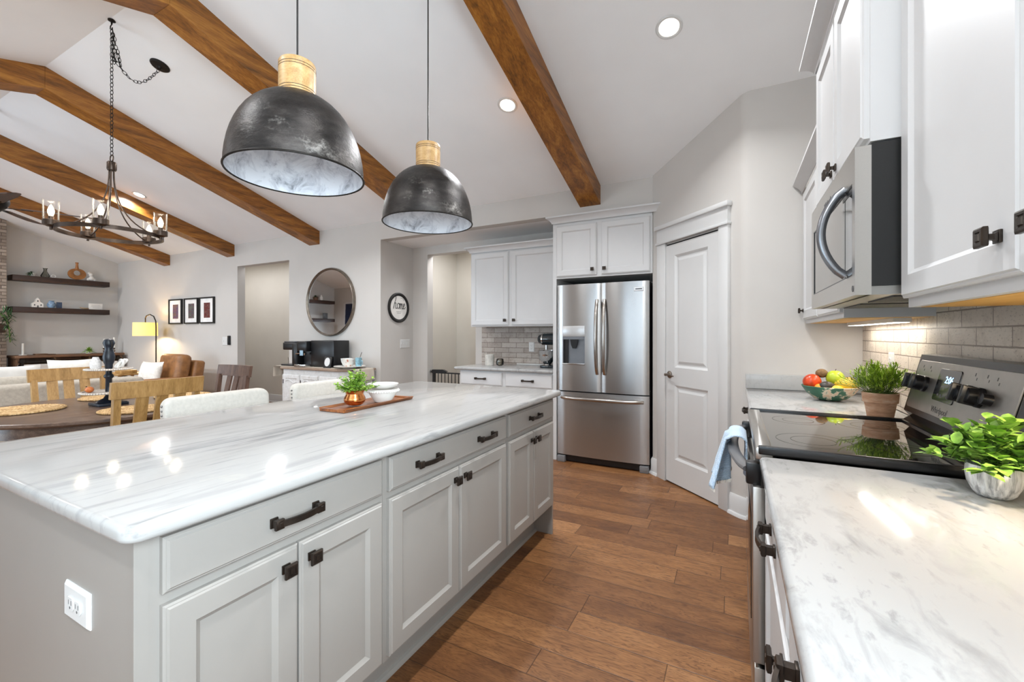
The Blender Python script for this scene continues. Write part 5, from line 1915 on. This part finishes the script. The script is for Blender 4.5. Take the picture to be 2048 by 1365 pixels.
def chair(label, m, x, y, rz, g='slat back chairs around the round table'):
    t = thing('dining_chair', label, 'chair', (0, 0, 0), g)
    b = MB()
    b.prism(rrect(-.235, .235, -.20, .23, .03), .44, .475, .008, 2)
    b.build('seat', m, t, 40)
    for sx in (-1, 1):
        MB().tube([(sx * .20, .195, .44), (sx * .205, .2, 0)], [.024, .018], 4).build('leg', m, t, 30)
        MB().tube([(sx * .212, -.265, .90), (sx * .205, -.215, .50), (sx * .20, -.20, .42), (sx * .205, -.25, 0)], [.024, .027, .027, .022], 4, flat_=None).build('leg', m, t, 30)
        MB().box(sx * .205 - .010, sx * .205 + .010, -.19, .18, .20, .23).build('stretcher', m, t, 0)
    MB().box(-.20, .20, .175, .195, .38, .44).build('apron', m, t, 0)
    vs, fs = [], []
    n_ = 14
    for i in range(n_ + 1):
        f = i / n_
        xx = -.245 + .49 * f
        cy = -.268 - .035 * (1 - (2 * f - 1) ** 2)
        for dy, z in ((-.013, .885), (.013, .885), (.010, .985), (-.016, .985)):
            vs.append((xx, cy + dy - (.012 if z > .9 else 0), z))
    for i in range(n_):
        for k in range(4):
            q = (k + 1) % 4
            fs.append((4 * i + k, 4 * i + q, 4 * i + 4 + q, 4 * i + 4 + k))
    fs += [(0, 1, 2, 3), (4 * n_, 4 * n_ + 1, 4 * n_ + 2, 4 * n_ + 3)]
    MB().add(vs, fs).build('top_rail', m, t, 30)
    for xx in (-.10, 0, .10):
        cy = -.268 - .035 * (1 - (xx / .245) ** 2)
        b = MB()
        b.add([(xx - .032, cy - .008, .89), (xx + .032, cy - .008, .89), (xx + .032, cy + .008, .89), (xx - .032, cy + .008, .89),
               (xx - .032, -.213, .47), (xx + .032, -.213, .47), (xx + .032, -.197, .47), (xx - .032, -.197, .47)],
              [(0, 1, 2, 3), (4, 5, 6, 7), (0, 1, 5, 4), (1, 2, 6, 5), (2, 3, 7, 6), (3, 0, 4, 7)])
        b.build('slat', m, t, 0)
    t.location = (x, y, 0)
    t.rotation_euler = (0, 0, R(rz))
    return t


ca = chair('oak slat back chair at the dining table, back turned to the camera', m_oak, -3.50, 1.395, 90)
dup(ca, (-4.70, 1.51, 0), R(-90), 'oak slat back chair on the sofa side of the dining table')
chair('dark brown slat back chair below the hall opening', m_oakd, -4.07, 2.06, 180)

# ---------------------------------------------------------------- sofa, armchair, lamp
sf = thing('sofa', 'cream sofa seen from behind, beyond the dining table', 'sofa', (-6.27, 1.25, 0))
MB(MX).prism([(.25 + 0, .06), (2.36, .06), (2.36, .42), (.25, .42)], -6.72, -5.82, .02).build('base', m_sofa, sf, 40)
b = MB().box(-6.06, -5.80, .24, 2.37, .06, .80, .035, 3)
b.build('back', m_sofa, sf, 50)
for y in (.24, 2.18):
    MB().box(-6.74, -5.82, y, y + .19, .06, .64, .045, 3).build('arm', m_sofa, sf, 50)
for y in (.45, 1.31):
    MB().box(-6.74, -6.08, y, y + .85, .42, .56, .045, 3).build('seat_cushion', m_sofa, sf, 50)
for y in (.45, 1.31):
    MB(Matrix.Translation((-6.16, y, .56)) @ Matrix.Rotation(R(-10), 4, 'Y')).box(-.10, .10, 0, .84, -.01, .30, .06, 3).build('back_cushion', m_sofa, sf, 60)
for x, y in ((-6.66, .3), (-6.66, 2.3), (-5.9, .3), (-5.9, 2.3)):
    MB().lathe([(.02, 0), (.028, .065), (0, .065)], 12, (x, y, 0)).build('foot', m_shelf, sf)


def pillow(label, c, rz, tilt, w, h, th, m, g=None):
    Mx = Matrix.Translation(c) @ Matrix.Rotation(R(rz), 4, 'Z') @ Matrix.Rotation(R(tilt), 4, 'X')
    b = MB(Mx)
    n_ = 12
    vs, fs = [], []
    for sgn in (1, -1):
        for i in range(n_ + 1):
            for j in range(n_ + 1):
                u, v_ = 2 * i / n_ - 1, 2 * j / n_ - 1
                k = ((1 - u * u) * (1 - v_ * v_)) ** .42
                pin = 1 - .08 * (u * u * (1 - v_ * v_) + v_ * v_ * (1 - u * u)) * -1 - .06
                uu = u * (1 - .07 * (1 - v_ * v_))
                vv = v_ * (1 - .07 * (1 - u * u))
                vs.append((uu * w / 2, sgn * th / 2 * k, h / 2 + vv * h / 2))
    N_ = (n_ + 1) ** 2
    for s_ in (0, 1):
        for i in range(n_):
            for j in range(n_):
                a = s_ * N_ + i * (n_ + 1) + j
                fs.append((a, a + n_ + 1, a + n_ + 2, a + 1))
    b.add(vs, fs)
    bmesh.ops.remove_doubles(b.bm, verts=b.bm.verts[:], dist=.0008)
    return one('throw_pillow', b, m, label, 'pillow', c, g, 80)


pillow('off-white pillow at the left end of the sofa', (-6.38, 1.10, .565), 84, -16, .50, .42, .17, m_pillow)
pillow('grey-white pillow leaning beside another at the left of the sofa', (-6.42, 1.56, .565), 92, -14, .40, .40, .16, flat('grey_pillow', (198, 194, 188), .9, bump=.2, bscale=160))
pillow('pointed white pillow standing on the sofa in front of the console', (-6.44, 2.0, .565), 86, -12, .40, .44, .16, m_pillow)

ac = thing('leather_armchair', 'tan leather armchair at the wall beyond the dining chairs', 'armchair', (-7.88, 3.4, 0))
MB().box(-8.26, -7.50, 3.0, 3.70, .12, .42, .04, 3).build('base', m_leather, ac, 50)
MB(Matrix.Translation((-7.88, 3.72, .2)) @ Matrix.Rotation(R(-8), 4, 'X')).box(-.38, .38, -.10, .06, 0, .66, .04, 3).build('backrest', m_leather, ac, 50)
MB(Matrix.Translation((-7.81, 3.56, .50)) @ Matrix.Rotation(R(-9), 4, 'X')).box(-.30, .30, -.13, .07, 0, .46, .07, 4).build('back_cushion', m_leather, ac, 60)
MB().box(-8.14, -7.62, 2.98, 3.52, .42, .52, .045, 3).build('seat_cushion', m_leather, ac, 60)
for x in (-8.28, -7.62):
    MB().box(x, x + .13, 2.98, 3.72, .12, .62, .04, 3).build('arm', m_leather, ac, 50)
for x, y in ((-8.2, 3.05), (-8.2, 3.66), (-7.56, 3.05), (-7.56, 3.66)):
    MB().lathe([(.018, 0), (.026, .125), (0, .125)], 10, (x, y, 0)).build('foot', m_shelf, ac)
pillow('cream pillow propped on the tan leather armchair', (-7.88, 3.25, .525), 12, -14, .44, .34, .15, m_pillow)

sd = thing('side_table', 'small light wood side table left of the leather armchair', 'table', (-8.66, 3.30, 0))
MB().prism(rrect(-8.92, -8.40, 3.08, 3.50, .03), .63, .66, .005).build('table_top', m_oak, sd, 30)
for x, y in ((-8.87, 3.13), (-8.45, 3.13), (-8.87, 3.45), (-8.45, 3.45)):
    MB().box(x - .018, x + .018, y - .018, y + .018, 0, .63).build('leg', m_oak, sd, 0)
b = MB().box(-8.64, -8.42, 3.14, 3.34, .6605, .71, .006)
one('wooden_box', b, m_oak, 'low wooden box on the small side table', 'box', (-8.53, 3.24, .6605))

lp = thing('floor_lamp', 'lit floor lamp with a yellow drum shade on a dark arched pole', 'lamp', (-8.87, 3.78, 0))
MB().lathe([(0, 0), (.14, 0), (.14, .02), (.02, .03), (0, .03)], 32, (-8.87, 3.78, 0)).build('base', m_iron, lp)
pts = [(-8.87, 3.78, .02), (-8.87, 3.78, 1.40), (-8.88, 3.78, 1.50), (-8.95, 3.78, 1.585), (-9.08, 3.78, 1.62), (-9.20, 3.78, 1.60), (-9.24, 3.78, 1.56), (-9.24, 3.78, 1.50)]
MB().tube(pts, .009, 10).build('pole', m_iron, lp)
sh = NT('lit_lamp_shade')
f = sh.noise(sh.coord(), 40, 2)
sh.p(col=lin((240, 214, 140)), rough=.8, ecol=sh.ramp(f, [(0, (255, 212, 112)), (1, (255, 220, 124))]), estr=.55)
MB().shell([(.175, 1.245), (.172, 1.48), (.170, 1.48), (.173, 1.245)], 40, (-9.24, 3.78, 0)).build('lamp_shade', sh.m, lp, 60)
b = MB().tube([(-9.24, 3.78, 1.50), (-9.24, 3.78, 1.40)], .01, 8)
for k in range(3):
    a = 2 * math.pi * k / 3
    b.tube([(-9.24, 3.78, 1.47), (-9.24 + .171 * math.cos(a), 3.78 + .171 * math.sin(a), 1.475)], .003, 6)
b.build('shade_carrier', m_iron, lp)
MB().ball((-9.24, 3.78, 1.36), (.03, .03, .04)).build('light_bulb', m_bulb, lp, 80)
pl = bpy.data.lights.new('floor_lamp_light', 'POINT')
pl.energy = 16
pl.color = (1, .80, .52)
pl.shadow_soft_size = .03
po = bpy.data.objects.new('floor_lamp_light', pl)
COL.objects.link(po)
po.parent = lp
po.location = Vector((-9.24, 3.78, 1.30)) - Vector(lp.location)

# ---------------------------------------------------------------- end wall: fireplace, shelves, console
stn = NT('stacked_ledge_stone')
v = stn.coord()
sp = stn.n('ShaderNodeSeparateXYZ', ins={0: v})
uv = stn.n('ShaderNodeCombineXYZ', ins={0: stn.math('ADD', sp.outputs[1], sp.outputs[0]), 1: sp.outputs[2], 2: 0.0}).outputs[0]
br = stn.n('ShaderNodeTexBrick', offset=.4, ins={'Vector': uv, 'Color1': lin((168, 156, 144)), 'Color2': lin((96, 84, 76)), 'Mortar': lin((44, 38, 34)), 'Scale': 1.0, 'Mortar Size': .006, 'Brick Width': .30, 'Row Height': .055})
nz = stn.noise(v, 12, 5, .7)
stn.p(col=stn.mix(stn.math('MULTIPLY', nz, .8), br.outputs[0], lin((138, 120, 104)), 'MIX'), rough=.85)
stn.bump(stn.math('ADD', stn.math('SUBTRACT', 1.0, br.outputs[1]), nz), .8, .02)
fp = thing('fireplace', 'stacked stone fireplace rising to the ceiling at the far left', 'fireplace', (-10.99, 1.41, 0))
b = MB(MX)
poly = [(.30, .25), (.30, roof(.30) + .03), (YR, ZR + .03), (2.52, roof(2.52) + .03), (2.52, .25)]
b.prism(poly, XL, -10.84)
b.build('chimney_breast', stn.m, fp, 0)
MB().box(XL, -10.55, .25, 2.57, 0, .25, .01).build('hearth', stn.m, fp, 0)
MB().box(-10.85, -10.832, .95, 1.87, .30, .95).build('firebox', m_dark, fp, 0)
MB().box(-10.85, -10.62, .45, 2.46, 1.30, 1.45, .01).build('mantel', m_shelf, fp, 30)
gl = thing('pine_garland', 'green pine garland hanging from the end of the fireplace mantel', 'garland', (-10.52, 2.44, 1.45))
lf, st_ = MB(), MB()
path = [Vector((-10.50, 2.36, 1.62)), Vector((-10.50, 2.44, 1.52)), Vector((-10.50, 2.47, 1.36)), Vector((-10.50, 2.48, 1.14))]
for a, c_ in zip(path, path[1:]):
    st_.tube([a, c_], .008, 6)
    L_ = (c_ - a).length
    for i in range(int(L_ * 120)):
        p_ = a.lerp(c_, rnd.random())
        d_ = rdir(-60, 80)
        leaf(lf, p_, d_, rnd.uniform(.07, .13), .013, droop=.1)
        leaf(lf, p_ + d_ * .03, (d_ + rdir(-60, 60) * .8), rnd.uniform(.05, .09), .012, droop=.1)
p_ = Vector((-10.5, 2.42, 1.55))
for i in range(60):
    d_ = rdir(-30, 85)
    leaf(lf, p_ + rdir(-80, 80) * .08, d_, rnd.uniform(.10, .18), .016, droop=.1)
lf.build('needles', m_pine, gl, 60, fix=False)
st_.build('wire', m_stem, gl)

for y0, y1, side in ((2.60, 3.885, 'right of the fireplace'), (-1.09, .22, 'left of the fireplace, seen in the round mirror')):
    for z, nm in ((2.20, 'upper'), (1.655, 'lower')):
        b = MB().box(XL, -10.90, y0, y1, z, z + .095, .004)
        one('floating_shelf', b, m_shelf, '%s thick dark floating shelf %s' % (nm, side), 'shelf', (-11.02, (y0 + y1) / 2, z), 'floating shelves on the end wall')
zu, zl = 2.296, 1.751


def onshelf(name, b, m, label, cat, y, z, smooth=50):
    return one(name, b, m, label, cat, (-11.0, y, z), smooth=smooth)


# upper shelf
t = thing('potted_plant', 'tiny trailing plant in a white pot on the upper wall shelf', 'plant', (-11.0, 2.86, zu))
MB().lathe([(0, 0), (.035, 0), (.045, .06), (.040, .06), (0, .05)], 20, (-11.0, 2.86, zu)).build('pot', m_cer, t, 50)
lf = MB()
for i in range(60):
    leaf(lf, Vector((-10.98, 2.84, zu + .055)), rdir(-30, 60) + Vector((.2, -.5, 0)), rnd.uniform(.04, .10), .014, droop=.6)
lf.build('foliage', m_pine, t, 60, fix=False)
b = MB().shell([(.0, .003), (.055, .003), (.06, .03), (.035, .085), (.024, .11), (.024, .15), (.034, .165), (.031, .165), (.021, .15), (.021, .11), (.032, .085), (.056, .03), (.05, .008), (0, .008)], 28, (-11.0, 3.02, zu))
onshelf('glass_bottle', b, glass('bottle_glass', (226, 226, 222), .05, .25), 'clear glass flask on the upper wall shelf', 'bottle', 3.02, zu)
b = MB().tube([(-10.98, 3.12 + .028 * math.cos(R(a)), zu + .030 + .026 * math.sin(R(a))) for a in range(0, 360, 20)], .007, 8, closed=True)
onshelf('ring_ornament', b, m_cer, 'small white ring ornament next to the glass flask', 'ornament', 3.12, zu)
b = MB()
n_ = 40
Fm = Matrix.Translation((-11.0, 3.44, zu + .112)) @ Matrix(((0, 0, 1, 0), (1, 0, 0, 0), (0, 1, 0, 0), (0, 0, 0, 1)))
vs, fs = [], []
for i in range(n_):
    a = 2 * math.pi * i / n_
    ro = .115 + .012 * math.cos(2 * a)
    ri = .048
    for rr, zz in ((ri, -.012), (ro, -.016), (ro, .016), (ri, .012)):
        vs.append((rr * math.cos(a), (rr * math.sin(a) + (.02 if rr == ri else 0)), zz))
for i in range(n_):
    k = (i + 1) % n_
    for q in range(4):
        p = (q + 1) % 4
        fs.append((4 * i + q, 4 * k + q, 4 * k + p, 4 * i + p))
b.M = Fm
b.add(vs, fs)
b.M = Matrix.Translation((-11.0, 3.44, zu))
b.lathe([(0, .20), (.03, .20), (.022, .25), (.018, .30), (.026, .33), (0, .335)], 16)
b.M = Matrix()
onshelf('wooden_ornament', b, flat('carved_brown_wood', (142, 92, 46), .45, var=.2, scale=12), 'brown ring-shaped wooden ornament with a neck on the upper wall shelf', 'ornament', 3.44, zu, 30)
b = MB()
b.ball((-11.0, 3.645, zu + .05), (.03, .04, .05), 12, 8).ball((-11.0, 3.635, zu + .12), (.028, .03, .035), 12, 8).ball((-11.0, 3.605, zu + .03), (.02, .03, .03), 10, 6).ball((-11.0, 3.685, zu + .03), (.02, .03, .03), 10, 6).ball((-11.0, 3.615, zu + .15), (.022, .025, .02), 10, 6)
onshelf('white_figurine', b, m_cer, 'white rounded figurine at the right of the upper wall shelf', 'figurine', 3.645, zu, 80)
# lower shelf
b = MB(Matrix.Translation((-11.0, 2.92, zl)))
Hm = Matrix.Translation((-11.0, 2.92, zl)) @ Matrix(((0, 0, 1, 0), (1, 0, 0, 0), (0, 1, 0, 0), (0, 0, 0, 1)))
b = MB(Hm).prism([(-.07, 0), (.07, 0), (.07, .07), (.025, .105), (.025, .135), (0, .17), (-.025, .135), (-.025, .105), (-.07, .07)], -.03, .03)
t = thing('model_house', 'small white model church on the lower wall shelf', 'ornament', (-11.0, 2.92, zl))
b.build('walls', m_cer, t, 0)
for y_, z_ in ((-.04, .03), (.04, .03), (0, .10)):
    MB(Hm).prism([(y_ - .009, z_), (y_ + .009, z_), (y_ + .009, z_ + .02), (y_, z_ + .03), (y_ - .009, z_ + .02)], .0295, .0315).build('window', m_slot, t, 0)
MB(Hm).box(-.01, .01, 0, .035, .0295, .0315).build('doorway', m_slot, t, 0)
b = MB().lathe([(0, 0), (.04, 0), (.062, .05), (.045, .10), (.03, .115), (.04, .13), (.034, .13), (0, .1)], 24, (-11.0, 3.10, zl))
onshelf('blue_vase', b, flat('blue_grey_glaze', (112, 134, 156), .3, var=.3, scale=30), 'bluish vase next to the white model church', 'vase', 3.10, zl)
b = MB().box(-11.0, -10.985, 3.16, 3.235, zl, zl + .11, .003)
onshelf('small_picture', b, flat('dark_blue_print', (52, 66, 88), .4, var=.3, scale=40), 'small dark blue plaque beside the bluish vase', 'picture', 3.20, zl, 0)
b = MB().tube([(-10.98, 3.47, zl + .035), (-10.98, 3.50, zl + .020), (-10.98, 3.56, zl + .014), (-10.98, 3.62, zl + .018), (-10.98, 3.68, zl + .03)], [.006, .012, .014, .010, .005], 8)
onshelf('driftwood', b, flat('driftwood_tan', (160, 134, 104), .8, var=.2), 'curved piece of driftwood on the lower wall shelf', 'ornament', 3.56, zl)
t = thing('word_sign', 'white block sign with faint lettering at the right of the lower wall shelf', 'sign', (-10.98, 3.70, zl))
MB().box(-11.0, -10.965, 3.60, 3.80, zl, zl + .115, .004).build('board', m_cer, t, 25)
b = MB()
for i, (w_, zz) in enumerate(((.13, .085), (.15, .06), (.10, .035))):
    b.box(-10.9655, -10.9645, 3.70 - w_ / 2, 3.70 + w_ / 2, zl + zz - .003, zl + zz + .003)
b.build('lettering', flat('faint_grey_ink', (176, 172, 168), .7), t, 0)
# shelf things seen only in the mirror
t = thing('potted_plant', 'bushy plant on the upper mirrored shelf', 'plant', (-11.0, -.48, zu))
MB().lathe([(0, 0), (.06, 0), (.07, .08), (.064, .08), (0, .07)], 20, (-11.0, -.48, zu)).build('pot', m_cons, t, 50)
lf = MB()
for i in range(120):
    leaf(lf, Vector((-11.0, -.48, zu + .075)), rdir(0, 80), rnd.uniform(.06, .13), .02, droop=.4)
lf.build('foliage', m_pine, t, 60, fix=False)
b = MB().lathe([(0, 0), (.04, 0), (.05, .08), (.02, .13), (.03, .16), (0, .16)], 20, (-11.0, -.68, zu))
one('vase', b, m_cer, 'pale vase on the upper mirrored shelf', 'vase', (-11.0, -.68, zu), smooth=50)
b = MB().box(-11.02, -10.99, -.90, -.74, zl, zl + .17, .004)
one('small_picture', b, m_slot, 'grey standing picture on the lower mirrored shelf', 'picture', (-11.0, -.82, zl))
# navy roman shade on the window by the corner
a, b_, c, d = WINS[0]
rs = MB()
for k in range(4):
    z0 = d + .04 - .17 * (k + 1) + (.06 if k == 3 else 0)
    rs.box(a + .01, b_ - .01, YB + .022 + .006 * k, YB + .045 + .008 * k, z0, d + .06 - .17 * k, .008)
one('roman_shade', rs, flat('navy_cloth', (24, 34, 62), .9, var=.1), 'navy folded roman shade on the window reflected in the mirror', 'shade', ((a + b_) / 2, YB + .03, d))

# console with sliding doors
cs = thing('media_console', 'white barn door console with a brown wooden top along the end wall', 'console', (-10.94, 3.30, 0))
CY0, CY1 = 2.60, 4.02
MB().box(XL + .02, -10.70, CY0 - .02, CY1 + .02, .865, .91, .005).build('top', m_cons, cs, 30)
b = MB()
b.box(XL + .03, -10.74, CY0, CY0 + .04, 0, .865).box(XL + .03, -10.74, CY1 - .04, CY1, 0, .865).box(XL + .03, -10.74, CY0, CY1, .06, .10).box(XL + .03, XL + .045, CY0, CY1, .06, .865).box(XL + .03, -10.76, 3.06, 3.09, .1, .865).box(XL + .03, -10.76, 3.53, 3.56, .1, .865).box(XL + .03, -10.76, 3.09, 3.53, .48, .50)
b.build('carcass', m_cons, cs, 0)
MB().box(-10.722, -10.714, CY0 + .02, CY1 - .02, .785, .815).build('slide_rail', m_iron, cs, 0)
for y0, y1 in ((2.62, 3.08), (3.54, 4.0)):
    F = frame((-10.735, y0, .11), FXP)
    b = MB(F)
    W_, H_ = y1 - y0, .645
    b.box(0, W_, 0, H_, 0, .012)
    for u0, u1, v0, v1 in ((0, .045, 0, H_), (W_ - .045, W_, 0, H_), (0, W_, 0, .045), (0, W_, H_ - .045, H_)):
        b.box(u0, u1, v0, v1, .012, .022)
    for (p0, p1) in (((.045, .045), (W_ - .045, H_ - .045)), ((.045, H_ - .045), (W_ - .045, .045))):
        b.tube([(p0[0], p0[1], .016), (p1[0], p1[1], .016)], .02, 4, flat_=(.026, .007))
    do = b.build('sliding_door', m_white, cs, 20)
    for u in (.05, W_ - .05):
        hb = MB(F)
        hb.box(u - .014, u + .014, H_ - .10, H_ + .075, .022, .030)
        hb.lathe([(0, .022), (.032, .022), (.032, .034), (0, .034)], 20, (u, H_ + .06, 0))
        hb.build('roller_hanger', m_iron, do, 30)
b = MB().box(-11.0, -10.80, 3.12, 3.34, .5005, .62, .01)
one('storage_basket', b, flat('tan_basket', (150, 128, 104), .9, bump=.5, bscale=120), 'tan basket on the open middle shelf of the console', 'basket', (-10.9, 3.23, .5005))
for y, h, lab, holder in ((2.72, .19, 'white taper candle at the left end of the console', .012), (3.80, .17, 'white candle behind the dark stand, on the console', .10), (3.95, .20, 'white candle in a silver holder at the right end of the console', .10)):
    t = thing('candle', lab, 'candle', (-10.9, y, .9105))
    if holder > .05:
        MB().lathe([(0, 0), (.034, 0), (.03, .01), (.012, .02), (.024, .045), (.012, .065), (.024, .09), (.028, holder), (0, holder)], 20, (-10.9, y, .9105)).build('holder', m_chrome, t, 50)
    else:
        MB().lathe([(0, 0), (.05, 0), (.05, holder), (0, holder)], 24, (-10.9, y, .9105)).build('holder', m_cer, t)
    MB().lathe([(0, 0), (.016, 0), (.015, h), (.003, h + .004), (0, h + .004)], 16, (-10.9, y, .9105 + holder)).build('wax', flat('candle_wax', (236, 232, 222), .5), t, 40)
b = MB().box(-10.98, -10.86, 2.86, 3.02, .9105, .93, .003)
b.box(-10.97, -10.87, 3.02, 3.12, .9105, .922, .003)
one('remote_tray', b, m_cons, 'flat brown tray lying on the left half of the console', 'tray', (-10.92, 2.98, .9105))
t = thing('potted_plant', 'small green sprig in a pot on the console behind the dark stand', 'plant', (-10.86, 3.56, .9105))
MB().lathe([(0, 0), (.04, 0), (.05, .05), (.045, .05), (0, .04)], 20, (-10.86, 3.56, .9105)).build('pot', m_cer, t, 50)
lf = MB()
for i in range(90):
    leaf(lf, Vector((-10.86, 3.56, .955)), rdir(-5, 75), rnd.uniform(.06, .15), .022, droop=.35)
lf.build('foliage', m_leafC, t, 60, fix=False)

# ---------------------------------------------------------------- light strips below the right wall units
uc = thing('under_cabinet_light', 'lit light strip below the wall unit beside the pantry wall', 'light', (.63, 2.80, 1.337))
MB().box(.60, .66, 2.36, 3.20, 1.318, 1.3365).build('housing', m_plate, uc, 0)
MB().box(.605, .655, 2.37, 3.19, 1.3165, 1.3182).build('diffuser', emit('strip_glow', (255, 246, 232), 6), uc, 0)
area('strip_lamp', Vector((.63, 2.78, 1.312)) - Vector(uc.location), (0, 0, R(90)), .8, .04, 1.0, (1, .95, .86), uc)
uc = thing('under_cabinet_light', 'warm puck light below the wall unit nearest the camera', 'light', (.60, 1.12, 1.3365))
MB().lathe([(0, 0), (.035, 0), (.032, -.016), (0, -.016)], 28, (.60, 1.12, 1.3365)).build('housing', m_plate, uc)
MB().lathe([(0, -.0155), (.026, -.0155), (.026, -.018), (0, -.018)], 28, (.60, 1.12, 1.3365)).build('diffuser', emit('puck_glow', (255, 214, 150), 6), uc)
area('puck_lamp', (0, 0, -.022), (0, 0, 0), .05, .05, 2.8, (1, .82, .6), uc, 'DISK')
